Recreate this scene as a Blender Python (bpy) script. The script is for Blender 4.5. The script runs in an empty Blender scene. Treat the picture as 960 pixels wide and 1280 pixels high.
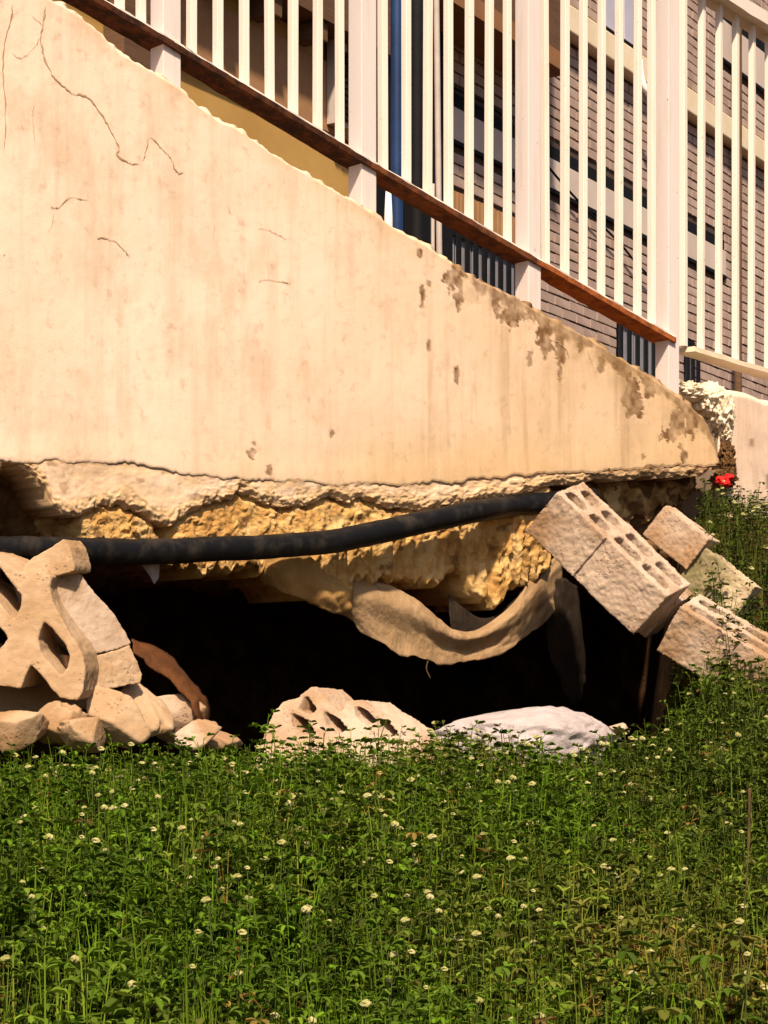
import bpy, bmesh, math, random
import numpy as np
from mathutils import Vector, Matrix
from mathutils.geometry import tessellate_polygon

random.seed(7); rng = np.random.default_rng(7)
SC = bpy.context.scene
COL = SC.collection
R = math.radians

# ------------------------------------------------------------------ camera, sky, sun, exposure
F, HOR, CAMY, CZ = 2400.0, 860.0, -6.0, 0.2          # focal length (px of a 960 px frame), horizon row, eye
cam_d = bpy.data.cameras.new('camera'); cam = bpy.data.objects.new('camera', cam_d); COL.objects.link(cam)
cam.location = (0, CAMY, CZ); cam.rotation_euler = (R(90), 0, 0)
cam_d.sensor_fit = 'HORIZONTAL'; cam_d.sensor_width = 36; cam_d.lens = 36 * F / 960
cam_d.shift_y = (HOR - 640) / 960; cam_d.clip_start = 0.05; cam_d.clip_end = 2000
SC.camera = cam

SUN_EL, SUN_AZ = 49.0, 1.0                         # azimuth: degrees to the left of straight behind the camera
sd = Vector((math.sin(R(SUN_AZ)) * math.cos(R(SUN_EL)), -math.cos(R(SUN_AZ)) * math.cos(R(SUN_EL)), math.sin(R(SUN_EL))))
w = bpy.data.worlds.new('World'); SC.world = w; w.use_nodes = True
wn = w.node_tree.nodes; wl = w.node_tree.links
sky = wn.new('ShaderNodeTexSky'); sky.sky_type = 'NISHITA'; sky.sun_disc = False
sky.sun_elevation = R(SUN_EL); sky.sun_rotation = math.atan2(sd.x, sd.y); sky.dust_density = 3.0; sky.ozone_density = 0.6
wn['Background'].inputs[1].default_value = 0.055
wl.new(sky.outputs[0], wn['Background'].inputs[0])
sl = bpy.data.lights.new('sun', 'SUN'); sl.energy = 4.6; sl.angle = R(3.0); sl.color = (1.0, 0.81, 0.585)
so = bpy.data.objects.new('sun', sl); COL.objects.link(so); so.rotation_euler = sd.to_track_quat('Z', 'Y').to_euler()
so.location = (-2, -8, 8)
SC.view_settings.view_transform = 'Standard'; SC.view_settings.look = 'None'
SC.view_settings.gamma = 1.0; SC.view_settings.exposure = 0.78

# ------------------------------------------------------------------ noise
def _h(ix, iy, iz, seed):
    n = (ix.astype(np.int64) * 374761393 + iy.astype(np.int64) * 668265263 + iz.astype(np.int64) * 2147483647 + seed * 1274126177) & 0xFFFFFFFF
    n = ((n ^ (n >> 13)) * 1274126177) & 0xFFFFFFFF
    n = ((n ^ (n >> 16)) * 2246822519) & 0xFFFFFFFF
    return ((n ^ (n >> 15)) & 0xFFFFFF) / float(0xFFFFFF)
def vnoise(x, y, z=0.0, seed=0):
    x = np.asarray(x, float); y = np.asarray(y, float) + 0 * x; z = np.asarray(z, float) + 0 * x
    ix, iy, iz = np.floor(x), np.floor(y), np.floor(z)
    fx, fy, fz = x - ix, y - iy, z - iz
    fx, fy, fz = [f * f * f * (f * (f * 6 - 15) + 10) for f in (fx, fy, fz)]
    r = 0
    for a in (0, 1):
        for b in (0, 1):
            for c in (0, 1):
                r = r + _h(ix + a, iy + b, iz + c, seed) * (fx if a else 1 - fx) * (fy if b else 1 - fy) * (fz if c else 1 - fz)
    return r * 2 - 1
def fbm(x, y, z=0.0, oct=4, seed=0, gain=0.5):
    r, a, t = 0, 1.0, 0
    for i in range(oct):
        r = r + a * vnoise(np.asarray(x) * 2 ** i, np.asarray(y) * 2 ** i, np.asarray(z) * 2 ** i, seed + i * 17); t += a; a *= gain
    return r / t
def worley(x, y, seed=0):
    x = np.asarray(x, float); y = np.asarray(y, float)
    ix, iy = np.floor(x), np.floor(y); best = np.full(x.shape, 9.0)
    for a in (-1, 0, 1):
        for b in (-1, 0, 1):
            cx = ix + a; cy = iy + b; z = np.zeros_like(cx)
            px = cx + _h(cx, cy, z, seed); py = cy + _h(cx, cy, z + 1, seed)
            best = np.minimum(best, np.hypot(px - x, py - y))
    return best
def sstep(a, b, x):
    t = np.clip((np.asarray(x, float) - a) / (b - a), 0, 1); return t * t * (3 - 2 * t)
def smooth1(a): return np.asarray(a)

# ------------------------------------------------------------------ objects
def tag(o, label=None, cat=None, group=None, kind=None):
    if label: o['label'] = label
    if cat: o['category'] = cat
    if group: o['group'] = group
    if kind: o['kind'] = kind
    return o
def link(name, me, mat=None, parent=None, smooth=False):
    o = bpy.data.objects.new(name, me); COL.objects.link(o)
    if mat and not me.materials: me.materials.append(mat)
    if parent is not None:
        o.parent = parent
        if parent.parent is None: o.matrix_parent_inverse = Matrix.Translation(-Vector(parent.location))   # parts are built in world coordinates
    if smooth: me.shade_smooth()
    return o
def empty(name, loc, label, cat, group=None):
    o = bpy.data.objects.new(name, None); COL.objects.link(o); o.location = loc; o.empty_display_size = 0.1
    return tag(o, label, cat, group)
def mesh_np(name, V, Q):
    me = bpy.data.meshes.new(name); V = np.asarray(V, np.float32); Q = np.asarray(Q, np.int32)
    k = Q.shape[1]
    me.vertices.add(len(V)); me.vertices.foreach_set('co', V.ravel())
    me.loops.add(Q.size); me.loops.foreach_set('vertex_index', Q.ravel())
    me.polygons.add(len(Q)); me.polygons.foreach_set('loop_start', np.arange(0, Q.size, k, dtype=np.int32))
    me.update(calc_edges=True); me.validate()
    return me
def grid_quads(nx, nz, base=0):
    i, j = np.meshgrid(np.arange(nx - 1), np.arange(nz - 1), indexing='ij')
    a = (i * nz + j).ravel() + base
    return np.stack([a, a + nz, a + nz + 1, a + 1], 1)
def add_color(me, name, rgba):
    at = me.color_attributes.new(name, 'FLOAT_COLOR', 'POINT')
    at.data.foreach_set('color', np.asarray(rgba, np.float32).ravel())
BOXF = [(0, 3, 2, 1), (4, 5, 6, 7), (0, 1, 5, 4), (1, 2, 6, 5), (2, 3, 7, 6), (3, 0, 4, 7)]
def hexa(name, pts, mat, parent=None, bevel=0.0):
    me = bpy.data.meshes.new(name); me.from_pydata([tuple(p) for p in pts], [], BOXF)
    bm = bmesh.new(); bm.from_mesh(me); bmesh.ops.recalc_face_normals(bm, faces=bm.faces)
    if bevel: bmesh.ops.bevel(bm, geom=bm.edges[:], offset=bevel, segments=2, affect='EDGES', profile=0.6)
    bm.to_mesh(me); bm.free()
    return link(name, me, mat, parent)
def tube(name, pts, rad, mat, parent=None, n=12, rfun=None, caps=True):
    pts = [Vector(p) for p in pts]; V = []; Q = []
    for i, p in enumerate(pts):
        t = (pts[min(i + 1, len(pts) - 1)] - pts[max(i - 1, 0)]).normalized()
        ref = Vector((0, 0, 1)) if abs(t.z) < 0.9 else Vector((1, 0, 0))
        a = t.cross(ref).normalized(); b = a.cross(t)
        r = rad if rfun is None else rfun(i)
        for k in range(n):
            q = 2 * math.pi * k / n; V.append(p + (a * math.cos(q) + b * math.sin(q)) * r)
    for i in range(len(pts) - 1):
        for k in range(n):
            Q.append((i * n + k, i * n + (k + 1) % n, (i + 1) * n + (k + 1) % n, (i + 1) * n + k))
    if caps: Q += [tuple(range(n))[::-1], tuple((len(pts) - 1) * n + k for k in range(n))]
    me = bpy.data.meshes.new(name); me.from_pydata([tuple(v) for v in V], [], Q); me.update()
    bm = bmesh.new(); bm.from_mesh(me); bmesh.ops.recalc_face_normals(bm, faces=bm.faces); bm.to_mesh(me); bm.free()
    return link(name, me, mat, parent, smooth=True)
def catmull(P, m):
    P = [np.asarray(p, float) for p in P]; P = [2 * P[0] - P[1]] + P + [2 * P[-1] - P[-2]]; out = []
    for i in range(1, len(P) - 2):
        for k in range(m):
            t = k / m; a, b, c, d = P[i - 1:i + 3]
            out.append(0.5 * (2 * b + (c - a) * t + (2 * a - 5 * b + 4 * c - d) * t * t + (3 * b - a - 3 * c + d) * t ** 3))
    out.append(P[-2]); return np.array(out)

# ------------------------------------------------------------------ materials
def nodes(name):
    m = bpy.data.materials.new(name); m.use_nodes = True
    return m, m.node_tree.nodes, m.node_tree.links, m.node_tree.nodes['Principled BSDF']
def noise_node(N, L, scale, detail=6, rough=0.6, stretch=None, loc=None):
    tc = N.new('ShaderNodeTexCoord'); n = N.new('ShaderNodeTexNoise'); n.inputs['Scale'].default_value = scale
    n.inputs['Detail'].default_value = detail; n.inputs['Roughness'].default_value = rough
    mp = N.new('ShaderNodeMapping'); mp.inputs['Scale'].default_value = stretch or (1, 1, 1)
    if loc: mp.inputs['Location'].default_value = loc
    L.new(tc.outputs['Object'], mp.inputs[0]); L.new(mp.outputs[0], n.inputs['Vector'])
    return n.outputs['Fac']
def ramp(N, L, src, stops):
    r = N.new('ShaderNodeValToRGB'); e = r.color_ramp.elements
    while len(e) < len(stops): e.new(0.5)
    for k, (p, c) in enumerate(stops): e[k].position = p; e[k].color = (*c, 1) if not isinstance(c, float) else (c, c, c, 1)
    L.new(src, r.inputs[0]); return r.outputs[0]
def mixc(N, L, fac, a, b, mode='MIX'):
    m = N.new('ShaderNodeMix'); m.data_type = 'RGBA'; m.blend_type = mode
    for s, i in ((fac, 0), (a, 6), (b, 7)):
        if isinstance(s, (int, float)): m.inputs[i].default_value = s
        elif isinstance(s, tuple): m.inputs[i].default_value = (*s, 1)
        else: L.new(s, m.inputs[i])
    return m.outputs[2]
def bump(N, L, b, src, strength, dist, chain=None):
    n = N.new('ShaderNodeBump'); n.inputs['Strength'].default_value = strength; n.inputs['Distance'].default_value = dist
    L.new(src, n.inputs['Height'])
    if chain is not None: L.new(chain, n.inputs['Normal'])
    L.new(n.outputs[0], b.inputs['Normal']); return n.outputs[0]
def simple(name, stops, scale=8, rough=0.85, stretch=None, bs=0.4, bd=0.004, bscale=60, metallic=0.0, spec=0.3):
    m, N, L, b = nodes(name)
    f = noise_node(N, L, scale, 8, 0.62, stretch)
    n = len(stops); L.new(ramp(N, L, f, [(0.3 + 0.4 * k / max(n - 1, 1), c) for k, c in enumerate(stops)]), b.inputs['Base Color'])
    b.inputs['Roughness'].default_value = rough; b.inputs['Metallic'].default_value = metallic; b.inputs['Specular IOR Level'].default_value = spec
    if bs: bump(N, L, b, noise_node(N, L, bscale, 8, 0.7), bs, bd)
    return m

def wall_material():
    m, N, L, b = nodes('aged_plaster')
    at = N.new('ShaderNodeVertexColor'); at.layer_name = 'wear_tone'
    sp = N.new('ShaderNodeSeparateColor'); L.new(at.outputs[0], sp.inputs[0])
    big = noise_node(N, L, 1.7, 6, 0.6)
    c = mixc(N, L, ramp(N, L, big, [(0.35, 0.0), (0.65, 1.0)]), (0.80, 0.62, 0.51), (0.75, 0.56, 0.44))
    c = mixc(N, L, sp.outputs[1], c, (0.60, 0.41, 0.235))
    strk = noise_node(N, L, 1.0, 8, 0.72, (14, 14, 0.9))
    c = mixc(N, L, ramp(N, L, strk, [(0.50, 0.0), (0.76, 0.40)]), c, (0.42, 0.28, 0.165))
    strk2 = noise_node(N, L, 1.0, 8, 0.6, (30, 30, 1.6), (3, 1, 2))
    c = mixc(N, L, ramp(N, L, strk2, [(0.52, 0.0), (0.72, 0.30)]), c, (0.74, 0.60, 0.45))
    grime = noise_node(N, L, 3.3, 9, 0.7, (1.6, 1.6, 0.8), (9, 4, 1))
    c = mixc(N, L, ramp(N, L, grime, [(0.50, 0.0), (0.70, 0.45)]), c, (0.40, 0.27, 0.155))
    blot = noise_node(N, L, 26, 5, 0.65)
    c = mixc(N, L, ramp(N, L, blot, [(0.56, 0.0), (0.74, 0.5)]), c, (0.36, 0.26, 0.17))
    speck = noise_node(N, L, 90, 4, 0.6)
    c = mixc(N, L, ramp(N, L, speck, [(0.66, 0.0), (0.74, 0.5)]), c, (0.33, 0.24, 0.16))
    c = mixc(N, L, sp.outputs[0], c, (0.15, 0.075, 0.030))
    c = mixc(N, L, sp.outputs[2], c, (0.30, 0.19, 0.09))
    L.new(c, b.inputs['Base Color']); b.inputs['Roughness'].default_value = 0.93; b.inputs['Specular IOR Level'].default_value = 0.15
    ch = bump(N, L, b, noise_node(N, L, 22, 8, 0.62), 0.10, 0.008)
    bump(N, L, b, noise_node(N, L, 190, 6, 0.65), 0.30, 0.002, ch)
    return m
def foundation_material():
    m, N, L, b = nodes('rough_foundation_concrete')
    at = N.new('ShaderNodeVertexColor'); at.layer_name = 'wear_tone'
    sp = N.new('ShaderNodeSeparateColor'); L.new(at.outputs[0], sp.inputs[0])
    f = noise_node(N, L, 14, 8, 0.65)
    c = ramp(N, L, f, [(0.32, (0.34, 0.17, 0.05)), (0.48, (0.53, 0.31, 0.105)), (0.68, (0.66, 0.45, 0.20))])
    s = noise_node(N, L, 1, 6, 0.6, (40, 40, 7))
    c = mixc(N, L, ramp(N, L, s, [(0.5, 0.0), (0.72, 0.7)]), c, (0.30, 0.15, 0.045))
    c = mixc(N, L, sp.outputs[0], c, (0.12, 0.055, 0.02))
    c = mixc(N, L, sp.outputs[1], c, (0.62, 0.42, 0.19))
    L.new(c, b.inputs['Base Color']); b.inputs['Roughness'].default_value = 0.95; b.inputs['Specular IOR Level'].default_value = 0.15
    ch = bump(N, L, b, noise_node(N, L, 45, 8, 0.7), 0.7, 0.012)
    bump(N, L, b, noise_node(N, L, 240, 5, 0.65), 0.4, 0.003, ch)
    return m
def block_material(name, a, b2, c2, stain=(0.34, 0.2, 0.1)):
    m, N, L, b = nodes(name)
    f = noise_node(N, L, 7, 8, 0.65)
    c = ramp(N, L, f, [(0.3, b2), (0.5, a), (0.72, c2)])
    c = mixc(N, L, ramp(N, L, noise_node(N, L, 3.2, 6, 0.6, None, (4, 7, 2)), [(0.47, 0.0), (0.60, 0.85)]), c, stain)
    v = N.new('ShaderNodeTexVoronoi'); v.inputs['Scale'].default_value = 85
    tc = N.new('ShaderNodeTexCoord'); L.new(tc.outputs['Object'], v.inputs['Vector'])
    pit = mixc(N, L, ramp(N, L, noise_node(N, L, 9, 4, 0.6, None, (1, 2, 8)), [(0.5, 0.0), (0.62, 1.0)]), (0, 0, 0), ramp(N, L, v.outputs['Distance'], [(0.22, 1.0), (0.34, 0.0)]))
    c = mixc(N, L, mixc(N, L, 0.6, (0, 0, 0), pit), c, (0.22, 0.13, 0.08))
    L.new(c, b.inputs['Base Color']); b.inputs['Roughness'].default_value = 0.95; b.inputs['Specular IOR Level'].default_value = 0.12
    inv = N.new('ShaderNodeInvert'); L.new(pit, inv.inputs['Color'])
    ch = bump(N, L, b, inv.outputs[0], 0.5, 0.004)
    ch = bump(N, L, b, noise_node(N, L, 30, 8, 0.7), 0.45, 0.008, ch)
    bump(N, L, b, noise_node(N, L, 220, 5, 0.7), 0.5, 0.003, ch)
    return m
def leaf_material():
    m, N, L, b = nodes('clover_leaf')
    at = N.new('ShaderNodeVertexColor'); at.layer_name = 'tint'
    L.new(at.outputs[0], b.inputs['Base Color']); b.inputs['Roughness'].default_value = 0.62; b.inputs['Specular IOR Level'].default_value = 0.18
    tr = N.new('ShaderNodeBsdfTranslucent'); mx = N.new('ShaderNodeMixShader'); mx.inputs[0].default_value = 0.30
    L.new(at.outputs[0], tr.inputs[0]); L.new(b.outputs[0], mx.inputs[1]); L.new(tr.outputs[0], mx.inputs[2])
    L.new(mx.outputs[0], N['Material Output'].inputs[0]); return m
def rust_material(name, stops):
    m, N, L, b = nodes(name)
    f = noise_node(N, L, 24, 9, 0.75)
    c = ramp(N, L, f, [(0.3 + 0.15 * k, q) for k, q in enumerate(stops)])
    L.new(c, b.inputs['Base Color']); b.inputs['Roughness'].default_value = 0.9; b.inputs['Specular IOR Level'].default_value = 0.2
    bump(N, L, b, noise_node(N, L, 120, 8, 0.7), 0.6, 0.003); return m
def paint_material(name, col, rustz=True, stretch=(30, 30, 3)):
    m, N, L, b = nodes(name)
    f = noise_node(N, L, 1.0, 8, 0.65, stretch)
    c = mixc(N, L, ramp(N, L, f, [(0.5, 0.0), (0.75, 0.35)]), col, tuple(x * y for x, y in zip(col, (0.72, 0.58, 0.42))))
    ch = noise_node(N, L, 40, 8, 0.75)
    c = mixc(N, L, ramp(N, L, ch, [(0.64, 0.0), (0.69, 0.9)]), c, (0.24, 0.11, 0.045))
    L.new(c, b.inputs['Base Color']); b.inputs['Roughness'].default_value = 0.55; b.inputs['Specular IOR Level'].default_value = 0.35
    bump(N, L, b, noise_node(N, L, 130, 6, 0.65), 0.25, 0.002); return m
def sheet_material(name, a, b2, trans=0.25):
    m, N, L, b = nodes(name)
    f = noise_node(N, L, 9, 8, 0.65, (1, 1, 0.6))
    c = ramp(N, L, f, [(0.3, b2), (0.65, a)])
    L.new(c, b.inputs['Base Color']); b.inputs['Roughness'].default_value = 0.7; b.inputs['Specular IOR Level'].default_value = 0.25
    bump(N, L, b, noise_node(N, L, 26, 9, 0.7, (1, 1, 0.5)), 0.8, 0.02)
    tr = N.new('ShaderNodeBsdfTranslucent'); mx = N.new('ShaderNodeMixShader'); mx.inputs[0].default_value = trans
    L.new(c, tr.inputs[0]); L.new(b.outputs[0], mx.inputs[1]); L.new(tr.outputs[0], mx.inputs[2])
    L.new(mx.outputs[0], N['Material Output'].inputs[0]); return m

M = {}
M['wall'] = wall_material(); M['found'] = foundation_material()
M['crack'] = simple('crack_shadow_dirt', [(0.30, 0.18, 0.10), (0.52, 0.36, 0.23)], 40, 0.95, bs=0)
M['block'] = block_material('pale_concrete_block', (0.46, 0.345, 0.265), (0.36, 0.25, 0.175), (0.52, 0.405, 0.325), (0.30, 0.175, 0.09))
M['block_warm'] = block_material('warm_concrete_block', (0.43, 0.295, 0.19), (0.37, 0.245, 0.145), (0.48, 0.35, 0.24), (0.31, 0.185, 0.09))
M['block_moss'] = block_material('mossy_concrete_block', (0.46, 0.36, 0.24), (0.30, 0.25, 0.13), (0.54, 0.43, 0.31), (0.16, 0.14, 0.06))
M['foam'] = simple('white_lime_rubble', [(0.52, 0.41, 0.28), (0.70, 0.60, 0.46), (0.78, 0.70, 0.58)], 16, 0.95, bs=0.8, bd=0.01, bscale=45)
M['bag'] = simple('white_woven_sack', [(0.33, 0.275, 0.27), (0.42, 0.365, 0.375), (0.46, 0.415, 0.44)], 6, 0.75, bs=0.9, bd=0.02, bscale=14)
M['soil'] = simple('dark_damp_soil', [(0.022, 0.011, 0.005), (0.07, 0.036, 0.017), (0.14, 0.075, 0.036)], 9, 0.97, bs=1.0, bd=0.03, bscale=24, spec=0.1)
M['clod'] = simple('brown_earth_clods', [(0.07, 0.035, 0.014), (0.16, 0.085, 0.035), (0.28, 0.16, 0.07)], 12, 0.97, bs=1.0, bd=0.02, bscale=40, spec=0.1)
M['pipe'] = simple('black_polythene_pipe', [(0.003, 0.003, 0.004), (0.005, 0.005, 0.006), (0.03, 0.024, 0.019)], 16, 0.5, bs=0.3, bd=0.003, bscale=70, spec=0.18)
M['rust'] = rust_material('rusted_iron', [(0.10, 0.032, 0.014), (0.22, 0.062, 0.018), (0.38, 0.11, 0.026), (0.20, 0.07, 0.03)])
M['rust_mid'] = rust_material('brown_rust', [(0.03, 0.012, 0.007), (0.07, 0.024, 0.010), (0.16, 0.05, 0.016), (0.06, 0.024, 0.013)])
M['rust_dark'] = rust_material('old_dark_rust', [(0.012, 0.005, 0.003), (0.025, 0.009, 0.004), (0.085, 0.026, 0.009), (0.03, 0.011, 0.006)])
M['picket'] = paint_material('cream_picket_paint', (0.78, 0.70, 0.63))
M['post'] = paint_material('pale_lilac_post_paint', (0.64, 0.57, 0.56))
M['sheet'] = sheet_material('dusty_polythene_sheet', (0.62, 0.43, 0.25), (0.42, 0.26, 0.13), 0.4)
M['sheet_ochre'] = sheet_material('ochre_torn_membrane', (0.54, 0.32, 0.115), (0.34, 0.18, 0.055), 0.25)
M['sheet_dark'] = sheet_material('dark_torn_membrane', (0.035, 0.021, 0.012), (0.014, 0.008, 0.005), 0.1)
M['sheet_rust'] = sheet_material('rust_brown_sheet', (0.17, 0.06, 0.017), (0.06, 0.022, 0.007), 0.25)
M['leaf'] = leaf_material()
M['flower'] = simple('clover_flower_head', [(0.24, 0.24, 0.06), (0.36, 0.345, 0.13), (0.46, 0.43, 0.23)], 40, 0.85, bs=0.7, bd=0.004, bscale=300)
M['red'] = simple('red_rag_cloth', [(0.55, 0.005, 0.006), (0.75, 0.012, 0.01)], 30, 0.7, bs=0.4, bscale=80)
M['brick'] = simple('weathered_pink_brick', [(0.28, 0.20, 0.17), (0.38, 0.28, 0.245), (0.46, 0.355, 0.315)], 4.0, 0.92, bs=0.4, bd=0.006, bscale=35)
M['mortar'] = simple('dark_mortar', [(0.05, 0.032, 0.026), (0.08, 0.055, 0.045)], 20, 0.95, bs=0.4)
M['band'] = simple('pale_render_band', [(0.50, 0.42, 0.38), (0.60, 0.51, 0.47)], 2.5, 0.85, bs=0.2)
M['ledge'] = simple('cream_concrete_ledge', [(0.66, 0.54, 0.38), (0.78, 0.68, 0.52)], 4, 0.85, bs=0.3)
M['black'] = simple('black_painted_steel', [(0.004, 0.004, 0.006), (0.008, 0.008, 0.010)], 10, 0.7, bs=0.1, spec=0.15)
M['ochre'] = simple('ochre_house_render', [(0.38, 0.215, 0.06), (0.50, 0.31, 0.10)], 1.6, 0.92, bs=0.3)
M['brown'] = simple('brown_timber_soffit', [(0.085, 0.045, 0.026), (0.14, 0.075, 0.042)], 5, 0.85, (1, 1, 12), bs=0.3)
M['umber'] = simple('umber_slat_and_wall_shade', [(0.30, 0.16, 0.075), (0.40, 0.22, 0.11)], 4, 0.85, bs=0.2)
M['tan'] = simple('tan_trim_board', [(0.20, 0.095, 0.04), (0.27, 0.13, 0.06)], 4, 0.85, bs=0.2)
M['blue'] = simple('dark_blue_pipe_paint', [(0.008, 0.022, 0.075), (0.014, 0.04, 0.13)], 6, 0.4, bs=0.15)
M['whitepaint'] = simple('white_pipe_plastic', [(0.76, 0.74, 0.72), (0.82, 0.80, 0.78)], 6, 0.4, bs=0.05)
M['grey'] = simple('grey_conduit', [(0.36, 0.30, 0.28), (0.48, 0.42, 0.40)], 8, 0.6, bs=0.1)
def glass_material():
    m, N, L, b = nodes('window_glass')
    b.inputs['Base Color'].default_value = (0.10, 0.115, 0.16, 1); b.inputs['Roughness'].default_value = 0.08
    b.inputs['Specular IOR Level'].default_value = 0.9; b.inputs['Coat Weight'].default_value = 0.4
    bump(N, L, b, noise_node(N, L, 1.5, 3, 0.5), 0.05, 0.02); return m
M['glass'] = glass_material()
M['grey_pane'] = simple('grey_reflection_pane', [(0.20, 0.20, 0.24), (0.32, 0.31, 0.36)], 3, 0.3, bs=0.05)  # plain grey pane, the glass reflection put into its colour
M['blind'] = simple('lavender_window_blind', [(0.40, 0.40, 0.52), (0.50, 0.50, 0.62)], 3, 0.5, bs=0.05)
M['straw'] = simple('dry_straw_stalk', [(0.03, 0.018, 0.008), (0.12, 0.075, 0.03)], 30, 0.9, bs=0.2)

# ------------------------------------------------------------------ places: planes seen in the picture, at their own depth
def P(x, y, d): return Vector(((x - 480) / F * d, d + CAMY, CZ + (HOR - y) / F * d))
class Plane:
    def __init__(s, px, d, ang):
        p = P(px, HOR, d); s.o = np.array([p.x, p.y]); s.u = np.array([math.sin(ang), math.cos(ang)]); s.n = np.array([math.cos(ang), -math.sin(ang)])
    def depth(s, x, off=0.0):
        k = (np.asarray(x, float) - 480) / F
        return (off + s.n @ s.o - s.n[1] * CAMY) / (s.n[0] * k + s.n[1])
    def hit(s, x, y, off=0.0):
        d = s.depth(x, off); x = np.asarray(x, float); y = np.asarray(y, float)
        return np.stack([(x - 480) / F * d, d + CAMY + 0 * x, CZ + (HOR - y) / F * d], -1)
    def V(s, x, y, off=0.0): return Vector(s.hit(x, y, off))
    def sz(s, x, y, off=0.0):
        p = s.hit(x, y, off); return float((p[:2] - s.o) @ s.u), float(p[2])
    def S(s, x): return s.sz(x, HOR)[0]
    def at(s, S_, Z, off=0.0):
        q = s.o + s.u * S_ + s.n * off; return Vector((q[0], q[1], Z))
    def box(s, name, s0, s1, z0, z1, o0, o1, mat, parent=None, bevel=0.0):
        a = s.at
        return hexa(name, [a(s0, z0, o0), a(s1, z0, o0), a(s1, z0, o1), a(s0, z0, o1), a(s0, z1, o0), a(s1, z1, o0), a(s1, z1, o1), a(s0, z1, o1)], mat, parent, bevel)
A1 = math.atan((3100 - 480) / F)
W1 = Plane(480, 5.9, A1)                                        # plastered wall, receding to the right
d2 = float(W1.depth(905, -0.04))
W2 = Plane(905, d2, math.atan((2250 - 480) / F))                # next length of wall
FB = Plane(720, 14.0, math.atan((1930 - 480) / F))              # brick building front
def interp(pts, x): pts = np.array(pts, float); return np.interp(x, pts[:, 0], pts[:, 1])

# ------------------------------------------------------------------ ground
SB0, SB1 = W1.S(806), W1.S(880)
def ground_z(S, T):
    S = np.asarray(S, float); T = np.asarray(T, float)
    zf = -0.072 - 0.235 * np.clip(T - 0.40, 0, 3.4)
    k = sstep(SB0, SB1, S + 1.1 * np.clip(T, -2.0, 2))
    bank = 0.24 + 0.06 * sstep(SB1, SB1 + 1.5, S) + 0.66 * sstep(0.85, 0.0, T)
    zpit = zf - 0.25 * sstep(0.34, 0.02, T)
    z = zpit * (1 - k) + (zf + bank * sstep(1.9, 0.7, T)) * k
    terr = 0.95 + 0 * z
    back = sstep(-1.60, -1.80, T) * (1 - k) + sstep(-0.02, -0.5, T) * k
    back = np.where(S > W1.S(905), np.maximum(back, sstep(-0.9, -1.2, T)), back)
    left = sstep(W1.S(-150), W1.S(-260), S) * sstep(0.3, -0.2, T)
    back = np.maximum(back, left)
    z = z * (1 - back) + terr * back
    near = np.exp(-((S / 6) ** 2 + (T / 6) ** 2))
    z = z + near * (0.022 * fbm(S * 2.2, T * 2.2, 0, 4, 3) + 0.012 * fbm(S * 9, T * 9, 0, 3, 5))
    return z
def axis(a, b, step, far):
    mid = np.arange(a, b + 1e-6, step); g = [step]
    while sum(g) < far: g.append(g[-1] * 1.45)
    c = np.cumsum(g); return np.concatenate([(a - c)[::-1], mid, b + c])
gs = axis(-2.6, 3.4, 0.03, 400); gt = axis(-2.2, 4.6, 0.03, 400)
S_, T_ = np.meshgrid(gs, gt, indexing='ij')
XY = W1.o + S_.reshape(-1, 1) * W1.u + T_.reshape(-1, 1) * W1.n
GV = np.concatenate([XY, ground_z(S_, T_).reshape(-1, 1)], 1)
gme = mesh_np('ground', GV, grid_quads(len(gs), len(gt)))
ground = tag(link('ground', gme, M['soil'], None, True), kind='structure')
ground.data.flip_normals() if ground.data.polygons[0].normal.z < 0 else None
def g_at(x, y):
    v = np.array([x, y]) - W1.o; return float(ground_z(np.array([v @ W1.u]), np.array([v @ W1.n]))[0])

# earth roof of the hollow under the wall
def rough_patch(name, s0, s1, fn, ns, nr, mat, kind=None, parent=None):
    V = []
    ss = np.linspace(s0, s1, ns); rr = np.linspace(0, 1, nr)
    SS, RR = np.meshgrid(ss, rr, indexing='ij'); t, z = fn(SS, RR)
    SS = SS + 1.2 * np.maximum(-t - 0.25, 0)                      # the hollow runs back and to the right
    xy = W1.o + SS.reshape(-1, 1) * W1.u + t.reshape(-1, 1) * W1.n
    me = mesh_np(name, np.concatenate([xy, z.reshape(-1, 1)], 1), grid_quads(ns, nr))
    o = link(name, me, mat, parent, True)
    return tag(o, kind=kind) if kind else o
def roof_fn(S, r):
    t = -0.10 - 0.06 * np.sin(r * 3) - 1.75 * np.clip((r - 0.42) / 0.58, 0, 1)
    z = 0.98 - 0.36 * np.clip(r / 0.42, 0, 1) - 0.06 * np.sin(np.clip((r - .42) / .58, 0, 1) * 3.14)
    n = fbm(S * 9, r * 9, 0, 4, 11); k = 0.5 - worley(S * 14, r * 14, 4)
    return t + 0.05 * n + 0.05 * k, z + 0.04 * n + 0.03 * k
rough_patch('earth_roof', W1.S(-240) - 1.6, W1.S(885), roof_fn, 360, 90, M['clod'], 'structure')
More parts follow.
